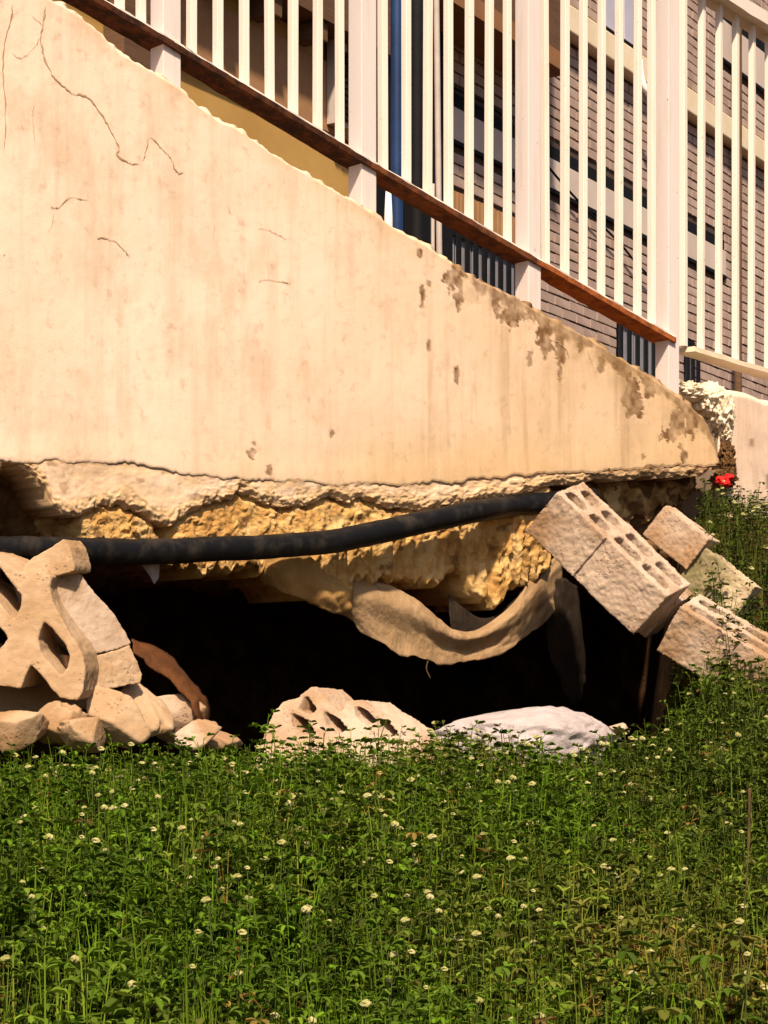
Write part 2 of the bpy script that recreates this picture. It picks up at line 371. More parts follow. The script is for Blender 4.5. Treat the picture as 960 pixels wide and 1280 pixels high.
# back of the hollow at the left end
# ------------------------------------------------------------------ the plastered wall
TOPL = [(-260, -215), (0, -48), (60, -8), (95, 12), (118, 30), (150, 62), (190, 84), (225, 106), (245, 125), (262, 137), (272, 146), (290, 152), (320, 172), (345, 190), (400, 222),
        (440, 245), (470, 265), (500, 285), (530, 300), (560, 322), (600, 347), (640, 365), (660, 378), (700, 400), (730, 415), (770, 440), (800, 458), (830, 478), (850, 492), (872, 510), (885, 526), (893, 545), (899, 572), (902, 582)]
L1 = [(-260, 575), (0, 577), (20, 579), (80, 577), (150, 579), (200, 584), (240, 594), (280, 598), (330, 600), (380, 602), (425, 607), (470, 606), (520, 604), (560, 603), (620, 598), (680, 592), (740, 590), (800, 586), (850, 582), (902, 583)]
L2 = [(-260, 640), (-1, 640), (0, 580), (8, 578), (14, 576), (24, 582), (40, 592), (56, 606), (66, 626), (80, 640), (105, 644), (130, 634), (150, 630), (175, 640), (198, 652), (214, 656), (236, 640), (256, 634), (292, 622), (300, 612), (312, 618), (350, 632), (372, 634), (400, 628), (416, 622), (436, 628), (450, 622), (470, 628), (484, 634),
      (500, 632), (530, 636), (560, 634), (600, 626), (640, 616), (690, 606), (740, 600), (800, 596), (850, 592), (902, 588)]
L3 = [(-260, 690), (0, 668), (60, 668), (120, 676), (200, 700), (225, 706), (235, 712), (250, 704), (262, 716), (275, 705), (290, 716), (305, 712), (330, 708), (352, 706), (372, 728), (395, 742), (420, 746), (440, 738), (455, 728), (470, 722), (490, 730), (505, 736), (520, 728), (540, 726), (560, 718), (575, 716), (590, 732), (605, 746), (618, 756), (630, 752), (645, 738), (660, 726), (676, 722), (690, 716), (705, 700), (720, 680), (750, 664), (800, 654), (850, 640), (902, 616)]
wall = empty('plastered_wall', W1.at(0, 0, -0.1), 'long peeling cream plaster wall with sloping top and undermined base', 'wall')
def skin(name, x0, x1, nx, nz, top, bot, off_fn, thick, mat, attr_fn, parent, off0=0.0):
    xs = np.linspace(x0, x1, nx); yt = top(xs); yb = bot(xs)
    v = np.linspace(0, 1, nz); X = np.repeat(xs[:, None], nz, 1); Y = yt[:, None] + (yb - yt)[:, None] * v[None]
    off = off_fn(X, Y, v[None] + 0 * X)
    pos = W1.hit(X.ravel(), Y.ravel(), off0)                      # the outline lies on the wall plane; relief moves along its normal
    n3 = np.array([W1.n[0], W1.n[1], 0]); front = pos + off.reshape(-1, 1) * n3
    back = pos - thick * n3
    nb = nx * nz
    V = np.concatenate([front, back.reshape(nx, nz, 3)[:, [0, -1]].reshape(-1, 3)])
    Q = [grid_quads(nx, nz)]
    i = np.arange(nx - 1); ft = i * nz; fb = i * nz + nz - 1; bt = nb + 2 * i; bb = bt + 1
    Q.append(np.stack([ft, bt, bt + 2, ft + nz], 1)); Q.append(np.stack([fb, fb + nz, bb + 2, bb], 1)); Q.append(np.stack([bt, bb, bb + 2, bt + 2], 1))
    j = np.arange(nz - 1)
    for c in (0, nx - 1):                                         # end caps as thin fans
        b0, b1 = nb + 2 * c, nb + 2 * c + 1
        f = c * nz + j; q = np.stack([f, f + 1, np.full_like(f, b1), np.full_like(f, b0)], 1)
        Q.append(q)
    me = mesh_np(name, V, np.concatenate(Q))
    A = np.zeros((len(V), 4)); A[:, 3] = 1
    r, g, b = attr_fn(X, Y, off); A[:nb, 0] = np.clip(r, 0, 1).ravel(); A[:nb, 1] = np.clip(g, 0, 1).ravel(); A[:nb, 2] = np.clip(b, 0, 1).ravel()
    bb_ = A[:nb].reshape(nx, nz, 4)[:, [0, -1]].reshape(-1, 4); A[nb:] = bb_
    add_color(me, 'wear_tone', A)
    bm = bmesh.new(); bm.from_mesh(me); bmesh.ops.recalc_face_normals(bm, faces=bm.faces); bm.to_mesh(me); bm.free()
    return link(name, me, mat, parent, True)
SP = [(568, 350, 11, 22), (574, 372, 5, 14), (578, 340, 7, 10), (620, 376, 5, 16), (622, 392, 3, 12), (640, 372, 10, 8), (690, 398, 8, 10), (697, 420, 5, 14), (725, 434, 4, 7), (753, 458, 4, 12), (776, 456, 9, 12),
      (790, 492, 12, 26), (800, 508, 7, 16), (812, 486, 10, 14), (848, 528, 13, 26), (838, 545, 10, 12), (862, 522, 9, 22), (640, 395, 18, 12), (680, 418, 12, 26), (700, 440, 7, 30),
      (528, 372, 4, 12), (537, 355, 3, 6), (537, 432, 3, 7), (524, 317, 3, 7), (662, 452, 3, 9), (570, 470, 3, 8), (416, 543, 3, 5), (855, 570, 4, 7), (805, 571, 4, 6), (336, 588, 3, 7), (316, 565, 6, 12)]
def plaster_off(X, Y, v):
    o = 0.004 * fbm(X / 200, Y / 200, 0, 3, 21) + 0.0006 * fbm(X / 22, Y / 22, 0, 4, 22)
    lip = L1y(X) - Y
    o = o + 0.003 * sstep(40, 4, lip) - 0.002 * sstep(3, 0, lip)
    o = o - 0.020 * sstep(7, 0, Y - interp(TOPL, X)) * (0.7 + 0.6 * vnoise(X / 9, Y / 9, 0, 4))
    return o - 0.0012 * stain_mask(X, Y)
def L1y(X): return interp(L1, X) + 2.2 * vnoise(X / 14, 0 * X, 0, 31) + 1.2 * vnoise(X / 4, 0 * X, 0, 32)
def L2y(X): return np.maximum(interp(L2, X) + 9 * fbm(X / 30, 0 * X + .3, 0, 6, 33, 0.62) + 4.5 * (0.5 - worley(X / 7.0, 0 * X + 0.5, 175)), L1y(X) + 1.5)
def L3y(X): return interp(L3, X) + 7 * vnoise(X / 11, 0 * X, 0, 35) + 6 * vnoise(X / 4.2, 0 * X, 0, 36) + 3 * vnoise(X / 1.9, 0 * X, 0, 39)
def topy(X): return interp(TOPL, X) + 2.2 * vnoise(X / 13, 0 * X, 0, 37) + 1.2 * vnoise(X / 4.0, 0 * X, 0, 38) - 0.0
def stain_mask(X, Y):
    m = np.zeros_like(X); wob = 0.75 * fbm(X / 11, Y / 22, 0, 4, 41) + 0.6 * fbm(X / 3.6, Y / 6.5, 0, 3, 45)
    for (cx, cy, rx, ry) in SP:
        dd = np.hypot((X - cx) / rx, (Y - cy) / ry) + wob; m = np.maximum(m, sstep(1.05, 0.9, dd))
    edge = (Y - interp(TOPL, X)); k = sstep(480, 620, X)
    thr = fbm(X / 20, Y / 34, 0, 6, 43, 0.65)
    e = k * sstep(34, 6, edge) * 0.85 + 0.25 * k * sstep(70, 20, edge)
    m = np.maximum(m, sstep(0.62, 0.80, e * 0.62 + 0.40 * (thr + 0.55)) * 0.8)
    return m
def plaster_attr(X, Y, off):
    r = stain_mask(X, Y) * (0.68 + 0.55 * fbm(X / 6, Y / 9, 0, 3, 44))
    g = 0.80 * sstep(200, 900, X * 0.9 + (Y - 330) * 0.75) + 0.30 * fbm(X / 190, Y / 120, 0, 4, 46) + 0.25 * sstep(70, 10, L1y(X) - Y)
    edge = Y - interp(TOPL, X)
    g = g + 0.45 * sstep(40, 4, edge) * (0.5 + fbm(X / 20, Y / 20, 0, 3, 48))
    run = 0.5 * sstep(0.25, 0.62, fbm(X / 9, Y / 240, 0, 4, 47)) * sstep(300, 620, X) * 0.6
    b = run + 0.55 * sstep(480, 640, X) * sstep(60, 8, edge) * sstep(0.0, 0.35, fbm(X / 16, Y / 22, 0, 4, 49))
    return r, g, b
skin('plaster_face', -250, 902, 640, 330, topy, L1y, plaster_off, 0.235, M['wall'], plaster_attr, wall)
def crumb(X, Y): return 0.008 * (0.5 - worley(X / 9 + .8 * fbm(X / 9, Y / 9, 0, 2, 171), Y / 8 + .8 * fbm(X / 9, Y / 9, 4, 2, 172), 173)) + 0.005 * (0.5 - worley(X / 4.2, Y / 4.2, 174))
def band_off(X, Y, v):
    o = -0.0015 + 0.003 * fbm(X / 30, Y / 20, 0, 4, 51) + 0.0012 * fbm(X / 6, Y / 6, 0, 3, 52)
    return o - 0.010 * sstep(7 + 5 * fbm(X / 16, Y / 16, 0, 3, 57), 0, L2y(X) - Y) + 0.004 * fbm(X / 7, Y / 7, 0, 3, 56) * sstep(300, 560, X) + crumb(X, Y) * sstep(26, 4, L2y(X) - Y + 10 * fbm(X / 18, Y / 12, 0, 3, 58))
def band_attr(X, Y, off):
    g = 0.62 + 0.5 * fbm(X / 40, Y / 14, 0, 4, 53); k = sstep(640, 760, X)
    r = k * (0.35 + 0.5 * fbm(X / 8, Y / 8, 0, 3, 54)) + 0.5 * sstep(0.34, 0.6, fbm(X / 16, Y / 10, 0, 4, 55)) + 0.5 * sstep(3, 0, Y - L1y(X))
    cz = sstep(22, 2, L2y(X) - Y + 10 * fbm(X / 18, Y / 12, 0, 3, 58)); return r, g + 0.8 * cz, 0.45 * cz * sstep(-.2, .3, fbm(X / 6, Y / 6, 0, 3, 59))
skin('render_base_band', -250, 900, 800, 46, lambda X: L1y(X) - 3, L2y, band_off, 0.225, M['wall'], band_attr, wall)
def found_off(X, Y, v):
    wx = X + 9 * fbm(X / 14, Y / 14, 0, 3, 161); wy = Y + 9 * fbm(X / 14, Y / 14, 0, 3, 162)
    kn = 0.55 - worley(wx / 15.0, wy / 17.0, 61); kn2 = 0.55 - worley(wx / 6.0, wy / 8.5, 62); ka = sstep(-0.25, 0.3, fbm(X / 45, Y / 30, 0, 3, 163))
    o = -0.018 + (0.012 * kn + 0.010 * kn2) * (0.25 + 0.75 * ka) + 0.009 * fbm(X / 48, Y / 60, 0, 5, 63, 0.62) + 0.006 * fbm(X / 4, Y / 5, 0, 3, 164)
    rib = np.abs(vnoise(X / 7 + 0.4 * fbm(X / 20, Y / 20, 0, 2, 165), Y / 70, 0, 64)); under = sstep(0.2, 0.5, v)
    o = o + 0.026 * (0.45 - rib) * under * sstep(330, 420, X) * sstep(700, 660, X)
    o = o - 0.014 * sstep(10, 0, Y - L2y(X)) - 0.02 * sstep(0.95, 1.0, v)
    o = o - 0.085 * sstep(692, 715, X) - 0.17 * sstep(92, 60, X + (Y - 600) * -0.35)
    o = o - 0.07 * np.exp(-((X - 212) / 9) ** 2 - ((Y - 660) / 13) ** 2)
    return o
def found_attr(X, Y, off):
    r = sstep(0.22, 0.5, fbm(X / 14, Y / 12, 0, 4, 65)) * 0.75 + 0.9 * sstep(690, 730, X) * (0.75 + fbm(X / 9, Y / 9, 0, 3, 66)) + 0.9 * sstep(88, 50, X + (Y - 600) * -0.35)  # brown clods and rubble, with the deep left hole coloured darker as well
    r = r + 0.55 * sstep(330, 210, X) * sstep(672, 690, Y)  # darker below the pipe at the left
    g = 0.8 * sstep(0.15, 0.4, fbm(X / 18, Y / 30, 0, 4, 67))
    return r, g, 0 * g
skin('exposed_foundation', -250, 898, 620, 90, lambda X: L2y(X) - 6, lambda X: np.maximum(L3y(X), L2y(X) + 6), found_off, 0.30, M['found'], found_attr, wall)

# cracks: thin jagged grooves of dirt along the plaster
def crack(pts, wd):
    c = catmull([(a, b) for a, b in pts], 7); n = len(c)
    jit = np.stack([np.cumsum(rng.normal(0, .35, n)), np.cumsum(rng.normal(0, .35, n))], 1); jit -= np.linspace(0, 1, n)[:, None] * jit[-1]
    c = c + jit + rng.normal(0, 0.45, c.shape)
    t = np.gradient(c, axis=0); t /= np.linalg.norm(t, axis=1)[:, None] + 1e-9; nn = np.stack([-t[:, 1], t[:, 0]], 1)
    ww = wd * (0.25 + 0.75 * np.abs(fbm(np.arange(n) / 3.0, np.zeros(n), 0, 2, int(pts[0][0]) + 5)) * 1.6) * np.minimum(1, np.minimum(np.arange(n), np.arange(n)[::-1]) / 3.0 + 0.15)
    a = c + nn * ww[:, None]; b = c - nn * ww[:, None]
    def onwall(q): return W1.hit(q[:, 0], q[:, 1], 0.0) + (plaster_off(q[:, 0], q[:, 1], 0) + 0.0016)[:, None] * np.array([W1.n[0], W1.n[1], 0])
    V = np.concatenate([onwall(a), onwall(b)]); i = np.arange(n - 1)
    me = mesh_np('crack', V, np.stack([i, i + 1, n + i + 1, n + i], 1)); link('crack', me, M['crack'], wall)
for pts, wd in [([(57, 8), (53, 32), (50, 50), (58, 75), (72, 98), (92, 115), (112, 122), (128, 142), (140, 165), (149, 185), (146, 192), (160, 203), (175, 206)], 1.5),
                ([(53, 32), (40, 20)], 0.7), ([(50, 45), (40, 62), (25, 73), (12, 64)], 0.6), ([(16, 5), (14, 25), (6, 55), (4, 100), (6, 150), (4, 190)], 1.3), ([(14, 25), (22, 14)], 0.6),
                ([(42, 128), (41, 150), (44, 180)], 0.5), ([(185, 172), (181, 190), (177, 202)], 1.0), ([(188, 172), (200, 186), (212, 200), (219, 215), (230, 216)], 1.1),
                ([(62, 259), (70, 261), (86, 247), (110, 251)], 0.9), ([(66, 262), (64, 280), (58, 292)], 0.4), ([(120, 298), (130, 297), (142, 301), (155, 313), (162, 320)], 1.2), ([(283, 256), (290, 270)], 0.7),
                ([(322, 352), (335, 348), (352, 352), (362, 355)], 0.9), ([(320, 286), (336, 287), (348, 294), (360, 300)], 0.5), ([(690, 425), (703, 432), (712, 448)], 0.8), ([(735, 440), (742, 462)], 0.7),
                ([(268, 280), (267, 305)], 0.4), ([(2, 320), (6, 318)], 0.8)]:
    crack(pts, wd * 0.72)

# ------------------------------------------------------------------ second length of wall, lime rubble at the joint, red rag
wall2 = empty('end_wall', W2.at(0.3, 0.9, -0.1), 'short pinkish rendered wall at the right edge beyond the broken joint', 'wall')
zt = W2.sz(912, 486)[1]
def slab2():
    ns, nz = 90, 110; s = np.linspace(0.015, 3.2, ns); v = np.linspace(0, 1, nz); S2, V2 = np.meshgrid(s, v, indexing='ij')
    top = zt + 0.008 * fbm(s * 9, 0 * s, 0, 3, 71) - 0.02 * sstep(0.05, 0, s); Z = 0.25 + (top[:, None] - 0.25) * V2
    off = 0.006 * fbm(S2 * 4, Z * 4, 0, 4, 72) - 0.02 * sstep(0.02, 0, top[:, None] - Z) - 0.04 * sstep(0.06, 0, S2) * (1 + fbm(S2 * 20, Z * 14, 0, 3, 73))
    xy = W2.o + S2[..., None] * W2.u + off[..., None] * W2.n; V = np.concatenate([xy, Z[..., None]], -1).reshape(-1, 3)
    bk = (W2.o + S2[..., None] * W2.u - 0.2 * W2.n); B = np.concatenate([bk, Z[..., None]], -1)[:, [0, -1]].reshape(-1, 3)
    nb = ns * nz; i = np.arange(ns - 1); ft = i * nz + nz - 1; bt = nb + 2 * i + 1; j = np.arange(nz - 1)
    Q = np.concatenate([grid_quads(ns, nz), np.stack([ft, ft + nz, bt + 2, bt], 1), np.stack([bt - 1, bt, bt + 2, bt + 1], 1), np.stack([j, j + 1, np.full_like(j, nb + 1), np.full_like(j, nb)], 1)])
    me = mesh_np('plaster_face', np.concatenate([V, B]), Q); A = np.zeros((len(V) + len(B), 4)); A[:, 3] = 1
    A[:nb, 1] = np.clip(0.15 + 0.3 * fbm(S2 * 3, Z * 3, 0, 3, 74), 0, 1).ravel(); A[:nb, 0] = (0.7 * sstep(0.45, 0.55, fbm(S2 * 16, Z * 8, 0, 4, 75))).ravel()
    add_color(me, 'wear_tone', A); bm = bmesh.new(); bm.from_mesh(me); bmesh.ops.recalc_face_normals(bm, faces=bm.faces); bm.to_mesh(me); bm.free()
    return link('plaster_face', me, M['wall'], wall2, True)
slab2()
def lump(name, centre, radii, mat, parent=None, seed=1, amp=0.18, freq=3.0, sub=5, facet=0.0, rot=None, ridged=0.0):
    bm = bmesh.new(); bmesh.ops.create_icosphere(bm, subdivisions=sub, radius=1)
    V = np.array([v.co for v in bm.verts]); q = V * freq
    n = fbm(q[:, 0], q[:, 1], q[:, 2], 4, seed)
    sc = 1 + amp * n
    if ridged: sc = sc + ridged * (0.4 - np.abs(fbm(q[:, 0] * .7, q[:, 1] * .7, q[:, 2] * .7, 3, seed + 3)) * 2)
    if facet:                                                     # broken flat faces: cut by random planes
        rg = np.random.default_rng(seed)
        for _ in range(16):
            d = rg.normal(size=3); d /= np.linalg.norm(d); h = rg.uniform(0.45, 0.85); pr = (V * sc[:, None]) @ d; over = np.maximum(pr - h, 0)
            sc = sc * (1 - facet * over / np.maximum(pr, 1e-6))
    V = V * sc[:, None]; V = V + 0.02 * fbm(V[:, 0] * 11, V[:, 1] * 11, V[:, 2] * 11, 3, seed + 9)[:, None] * V
    V = V * (1.32 if facet else 1.0) * np.array(radii); Rm = np.array(Matrix.Rotation(rot[0], 3, rot[1])) if rot else np.eye(3)
    V = V @ Rm.T + np.array(centre)
    for v, c in zip(bm.verts, V): v.co = c
    me = bpy.data.meshes.new(name); bm.to_mesh(me); bm.free()
    return link(name, me, mat, parent, True)
rub = empty('lime_rubble', W1.V(885, 520, -0.1), 'blown-out white lumpy lime rubble filling the joint between the two walls', 'rubble')
for k, (x, y, rx, rz, o) in enumerate([(886, 500, 22, 20, -0.10), (902, 514, 15, 26, -0.07), (860, 490, 20, 12, -0.13), (840, 483, 15, 8, -0.15), (892, 530, 16, 20, -0.12), (905, 544, 8, 13, -0.075)]):
    d = float(W1.depth(x, o)); lump('rubble_mass', W1.V(x, y, o), (rx / F * d, 0.06, rz / F * d), M['foam'], rub, 80 + k, 0.42, 5.0, 5, 0, None, 0.16)
cg = empty('earth_plug', W1.V(906, 575, -0.03), 'dark brown soil plug under the white rubble in the wall joint', 'soil')
for k, (x, y, rx, rz) in enumerate([(908, 566, 9, 14), (909, 584, 10, 14), (905, 598, 15, 11)]):
    d = float(W1.depth(x, -0.05)); lump('clod', W1.V(x, y, -0.05 + 0.01 * (k % 3)), (rx / F * d, 0.045, rz / F * d), M['clod'], cg, 95 + k, 0.5, 5.0, 5, 0, None, 0.2)
rg_ = empty('red_rag', W1.V(907, 600, 0.06), 'small bright red crumpled rag at the foot of the wall joint', 'rag')
for k, (x, y, rx, rz) in enumerate([(903, 601, 8, 6), (911, 597, 6, 4), (907, 605, 6, 4)]):
    d = float(W1.depth(x, .06)); lump('fold', W1.V(x, y, .06 + .01 * k), (rx / F * d, 0.025, rz / F * d), M['red'], rg_, 103 + k, 0.45, 2.2, 4, 0, None, 0.3)

# ------------------------------------------------------------------ railing
OFFR = -0.085
RAIL = Plane(480, float(W1.depth(480, OFFR)), A1)
RAIL2 = Plane(853, float(RAIL.depth(853)), math.atan((2250 - 480) / F))
rail = empty('iron_railing', RAIL.at(0, 1.3), 'tall cream picket railing with pale posts and rusty bottom rail on the plaster wall', 'railing')
# bottom rail upper front edge, in the picture
RB = [(-80, -112), (207, 57), (453, 205), (661, 326), (837, 426)]
def rail_z(x): return RAIL.sz(x, float(interp(RB, x)))[1]
RW = 0.043
def rail_bar(name, pl, sa, za, sb, zb, mat, h=0.018, w=RW, seg=24, seed=0):
    V = []; n = seg + 1
    for i in range(n):
        t = i / seg; s_ = sa + (sb - sa) * t; z = za + (zb - za) * t
        j = [0.0022 * float(vnoise(np.array([s_ * 31 + k * 9]), np.array([seed + 0.5]), 0, k)[0]) for k in range(4)]
        for (o, dz, k) in ((w, 0, 0), (w, -h, 1), (-w, -h, 2), (-w, 0, 3)): V.append(pl.at(s_, z + dz + j[k], o + j[(k + 1) % 4]))
    Q = [(i * 4 + k, i * 4 + (k + 1) % 4, i * 4 + 4 + (k + 1) % 4, i * 4 + 4 + k) for i in range(seg) for k in range(4)] + [(0, 1, 2, 3), (seg * 4 + 3, seg * 4 + 2, seg * 4 + 1, seg * 4)]
    me = bpy.data.meshes.new(name); me.from_pydata([tuple(v) for v in V], [], Q); me.update()
    bm = bmesh.new(); bm.from_mesh(me); bmesh.ops.recalc_face_normals(bm, faces=bm.faces); bm.to_mesh(me); bm.free()
    return link(name, me, mat, rail)
posts = [-80, 207, 453, 660, 834]
Stop = 2.95
def post(pl, s_, z0, z1, hw=0.031):
    return pl.box('post', s_ - hw, s_ + hw, z0, z1, -hw, hw, M['post'], rail, 0.003)
def picket(pl, s_, z0, z1, hw=0.0115):
    hw *= random.uniform(0.94, 1.06); l = random.uniform(-0.002, 0.002)
    a = pl.at; t = random.gauss(0, 0.0035); q = random.gauss(0, 0.003); c_ = s_ + l
    return hexa('picket', [a(c_ - hw, z0, -hw), a(c_ + hw, z0, -hw), a(c_ + hw, z0, hw), a(c_ - hw, z0, hw), a(c_ - hw + t, z1, -hw + q), a(c_ + hw + t, z1, -hw + q), a(c_ + hw + t, z1, hw + q), a(c_ - hw + t, z1, hw + q)], M['picket'], rail, 0.002)
Z_TOP = 1.32                                                   # picket length above the bottom rail
for i, x in enumerate(posts):
    s_ = RAIL.S(x); zw = W1.sz(x, float(interp(TOPL, x)))[1]
    post(RAIL, s_, zw - 0.06, rail_z(x) + Z_TOP + 0.25)
PK = [[-45, -8, 25, 58, 90, 122, 150, 176], [240, 272.5, 305.5, 337, 366.5, 396.5, 424.5], [479, 508, 534, 560, 586, 611, 634.5], [682, 705.5, 728.5, 751.5, 773.5, 796.5, 814.5]]
for b, xs in enumerate(PK):
    xa, xb = posts[b], posts[b + 1]; sa, sb = RAIL.S(xa) + 0.001, RAIL.S(xb) - 0.001
    za, zb = rail_z(xa), rail_z(xb)
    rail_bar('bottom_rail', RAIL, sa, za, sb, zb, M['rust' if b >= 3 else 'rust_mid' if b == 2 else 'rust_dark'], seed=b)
    rail_bar('rail_cap', RAIL, sa, za + 0.0065, sb, zb + 0.0065, M['picket'], 0.006, RW - 0.003, seed=b + 20)
    rail_bar('top_rail', RAIL, sa, za + Z_TOP, sb, zb + Z_TOP, M['picket'], 0.03, 0.025, seed=b + 10)
    for x in xs:
        s_ = RAIL.S(x); zr = za + (zb - za) * (s_ - sa) / (sb - sa); picket(RAIL, s_, zr + 0.004, zr + Z_TOP - 0.02)
# level bay beyond the last post
z0_ = RAIL2.sz(856, 434)[1]; zT = RAIL2.sz(925, 22)[1]
rail_bar('bottom_rail', RAIL2, 0.02, z0_, 3.0, z0_, M['ledge'], 0.018, 0.04, 40, 7)
rail_bar('top_rail', RAIL2, 0.02, zT + 0.05, 3.0, zT + 0.05, M['picket'], 0.05, 0.05, 40, 8)
for x in [854, 876, 898.5, 919.5, 939, 960, 979, 997]: picket(RAIL2, RAIL2.S(x), z0_ + 0.001, zT + 0.01)

# ------------------------------------------------------------------ brick building behind
bb = empty('brick_building', FB.at(1.0, 0.95), 'pinkish brick building with cream ledge and barred windows behind the railing', 'building')
sL, sR = FB.S(300), FB.S(1150)
FB.box('wall_core', sL, sR, 0.9, 9.5, -3.0, -0.012, M['mortar'], bb)
OPEN = []                                                       # openings (s0, s1, z0, z1)
def fpx(x, y): return FB.sz(x, y)
bs0, bs1 = FB.S(552), FB.S(906)
OPEN.append((bs0, bs1, 3.70, 4.08))
def band(s0, s1, z0, z1):
    b_ = FB.box('render_band', s0, s1, z0 + 0.03, z1 - 0.10, -0.02, 0.012, M['band'], bb, 0.004)
    FB.box('shadow_strip', s0, s1, z1 - 0.095, z1, -0.07, -0.005, M['black'], bb); FB.box('drip_strip', s0, s1, z0, z0 + 0.025, -0.02, 0.02, M['black'], bb)  # upper black strip: the shadow line above the band put into colour
band(bs0, bs1, 3.72, 4.06)
us0 = FB.S(898); OPEN.append((us0, sR, 5.56, 6.06)); band(us0, sR, 5.58, 6.04)
ls0, ls1 = FB.S(668), sR; OPEN.append((ls0, ls1, 4.87, 5.09))
FB.box('ledge', ls0, ls1, 4.885, 5.075, -0.02, 0.10, M['ledge'], bb, 0.01)
def window(s0, s1, z0, z1, nb, pane='grey_pane'):
    OPEN.append((s0, s1, z0, z1)); f = FB.box('window', s0, s1, z0, z1, -0.03, -0.002, M['black'], bb)
    nP = max(2, nb // 2)
    for k in range(nP):
        a = s0 + 0.03 + (s1 - s0 - 0.06) * k / nP; b_ = s0 + 0.03 + (s1 - s0 - 0.06) * (k + 1) / nP - 0.02
        FB.box('pane', a, b_, z0 + 0.04, z1 - 0.04, -0.001, 0.004, M[pane], f)
    for k in range(nb + 1):
        c = s0 + (s1 - s0) * k / nb; FB.box('bar', c - 0.02, c + 0.02, z0, z1, 0.028, 0.045, M['black'], f)
    for z in (z0 + 0.01, z0 + (z1 - z0) * 0.42, z1 - 0.04): FB.box('rail', s0, s1, z, z + 0.03, 0.014, 0.026, M['black'], f)
window(FB.S(545), FB.S(650), 2.45, 3.16, 10); window(FB.S(771), FB.S(832), 2.3, 3.02, 6); window(FB.S(855), FB.S(868), 2.4, 3.05, 2)
def blind_window(x0, x1):
    s0, s1 = FB.S(x0), FB.S(x1); OPEN.append((s0, s1, 5.09, 6.6)); f = FB.box('window', s0, s1, 5.11, 6.6, -0.03, 0.0, M['black'], bb)
    FB.box('pane', s0 + .04, s1 - .04, 5.18, 6.55, 0.001, 0.008, M['blind'], f)
blind_window(753, 771); blind_window(777, 793); 
sh0, sh1 = FB.S(553), FB.S(646); OPEN.append((sh0, sh1, 3.16, 3.42))
for k in range(22):
    a = sh0 + (sh1 - sh0) * k / 22; FB.box('shutter_slat', a, a + (sh1 - sh0) / 22 - 0.012, 3.165, 3.42, -0.02, 0.004 + 0.004 * (k % 3), M['umber'], bb)
# bricks, one by one
BH, BL, GAP = 0.074, 0.235, 0.013
bme = {}
def brick_mesh(k, L_, H_, D_=0.05):
    key = (k, round(L_, 3))
    if key not in bme:
        r = random.Random(k); j = lambda: r.uniform(-0.003, 0.003); e = 0.006
        pts = []
        for z in (0, H_):
            for (a, o) in ((0, -D_), (L_, -D_), (L_, 0), (0, 0)): pts.append((a + j(), o + j(), z + j()))
        v = [(FB.u[0] * a + FB.n[0] * o, FB.u[1] * a + FB.n[1] * o, z) for a, o, z in pts]
        me = bpy.data.meshes.new('brick'); me.from_pydata(v, [], BOXF); bm = bmesh.new(); bm.from_mesh(me); bmesh.ops.recalc_face_normals(bm, faces=bm.faces); bm.to_mesh(me); bm.free()
        me.materials.append(M['brick']); bme[key] = me
    return bme[key]
cand = []
row = 0; z = 2.2
while z < 7.6:
    s_ = FB.S(430) - (BL / 2 if row % 2 else 0)
    while s_ < FB.S(1040):
        a, b_ = s_, s_ + BL - GAP
        cut = [(a, b_)]
        for (o0, o1, q0, q1) in OPEN:
            if z + BH - GAP > q0 and z < q1:
                new = []
                for (c0, c1) in cut:
                    if c1 <= o0 or c0 >= o1: new.append((c0, c1))
                    else:
                        if c0 < o0 - 0.04: new.append((c0, o0 - 0.004))
                        if c1 > o1 + 0.04: new.append((o1 + 0.004, c1))
                cut = new
        for (c0, c1) in cut:
            p = FB.at((c0 + c1) / 2, z); d = p.y - CAMY; px = 480 + p.x / d * F; py = HOR - (p.z - CZ) / d * F
            vis = 552 < px < 965 and -8 < py < float(np.interp(px, [0, 830, 960], [-20, 470, 500])) + 25
            cand.append((0 if vis else 1, d, c0, c1, z))
        s_ += BL
    z += BH; row += 1
cand.sort()
VV, QQ = [], []
for k, (nv, d, c0, c1, z) in enumerate(cand):
    dep = random.uniform(-0.002, 0.004)
    if k < 296 and not nv:
        o = bpy.data.objects.new('brick', brick_mesh(k % 7, c1 - c0, BH - GAP)); COL.objects.link(o); o.parent = bb
        o.location = FB.at(c0, z, dep) - Vector(bb.location)
    else:
        base = len(VV); me = brick_mesh(k % 7, c1 - c0, BH - GAP); o = FB.at(c0, z, dep)
        VV += [tuple(v.co + o) for v in me.vertices]; QQ += [tuple(base + i for i in p.vertices) for p in me.polygons]
me = bpy.data.meshes.new('brickwork'); me.from_pydata(VV, [], QQ); me.update(); tag(link('brickwork', me, M['brick'], bb), kind='stuff')
# services on the front
dp = tube('downpipe', [FB.at(FB.S(910), z, 0.09) for z in np.linspace(1.0, 8.5, 12)], 0.035, M['brown'], bb)
hk = [FB.at(FB.S(781), 5.0, .12), FB.at(FB.S(781), 4.84, .14), FB.at(FB.S(784), 4.76, .17), FB.at(FB.S(790), 4.74, .2), FB.at(FB.S(803), 4.74, .2)]
tag(tube('overflow_pipe', catmull([tuple(p) for p in hk], 6), 0.028, M['whitepaint']), 'short white bent overflow pipe under the cream ledge', 'pipe')
cb = [FB.at(FB.S(x), FB.sz(x, y)[1], .05) for x, y in ((560, 112), (620, 146), (700, 236), (738, 276), (768, 306), (790, 332), (830, 372))]
tag(tube('cable', catmull([tuple(p) for p in cb], 6), 0.009, M['black'], n=6), 'thin dark cable sagging across the brick front', 'cable')

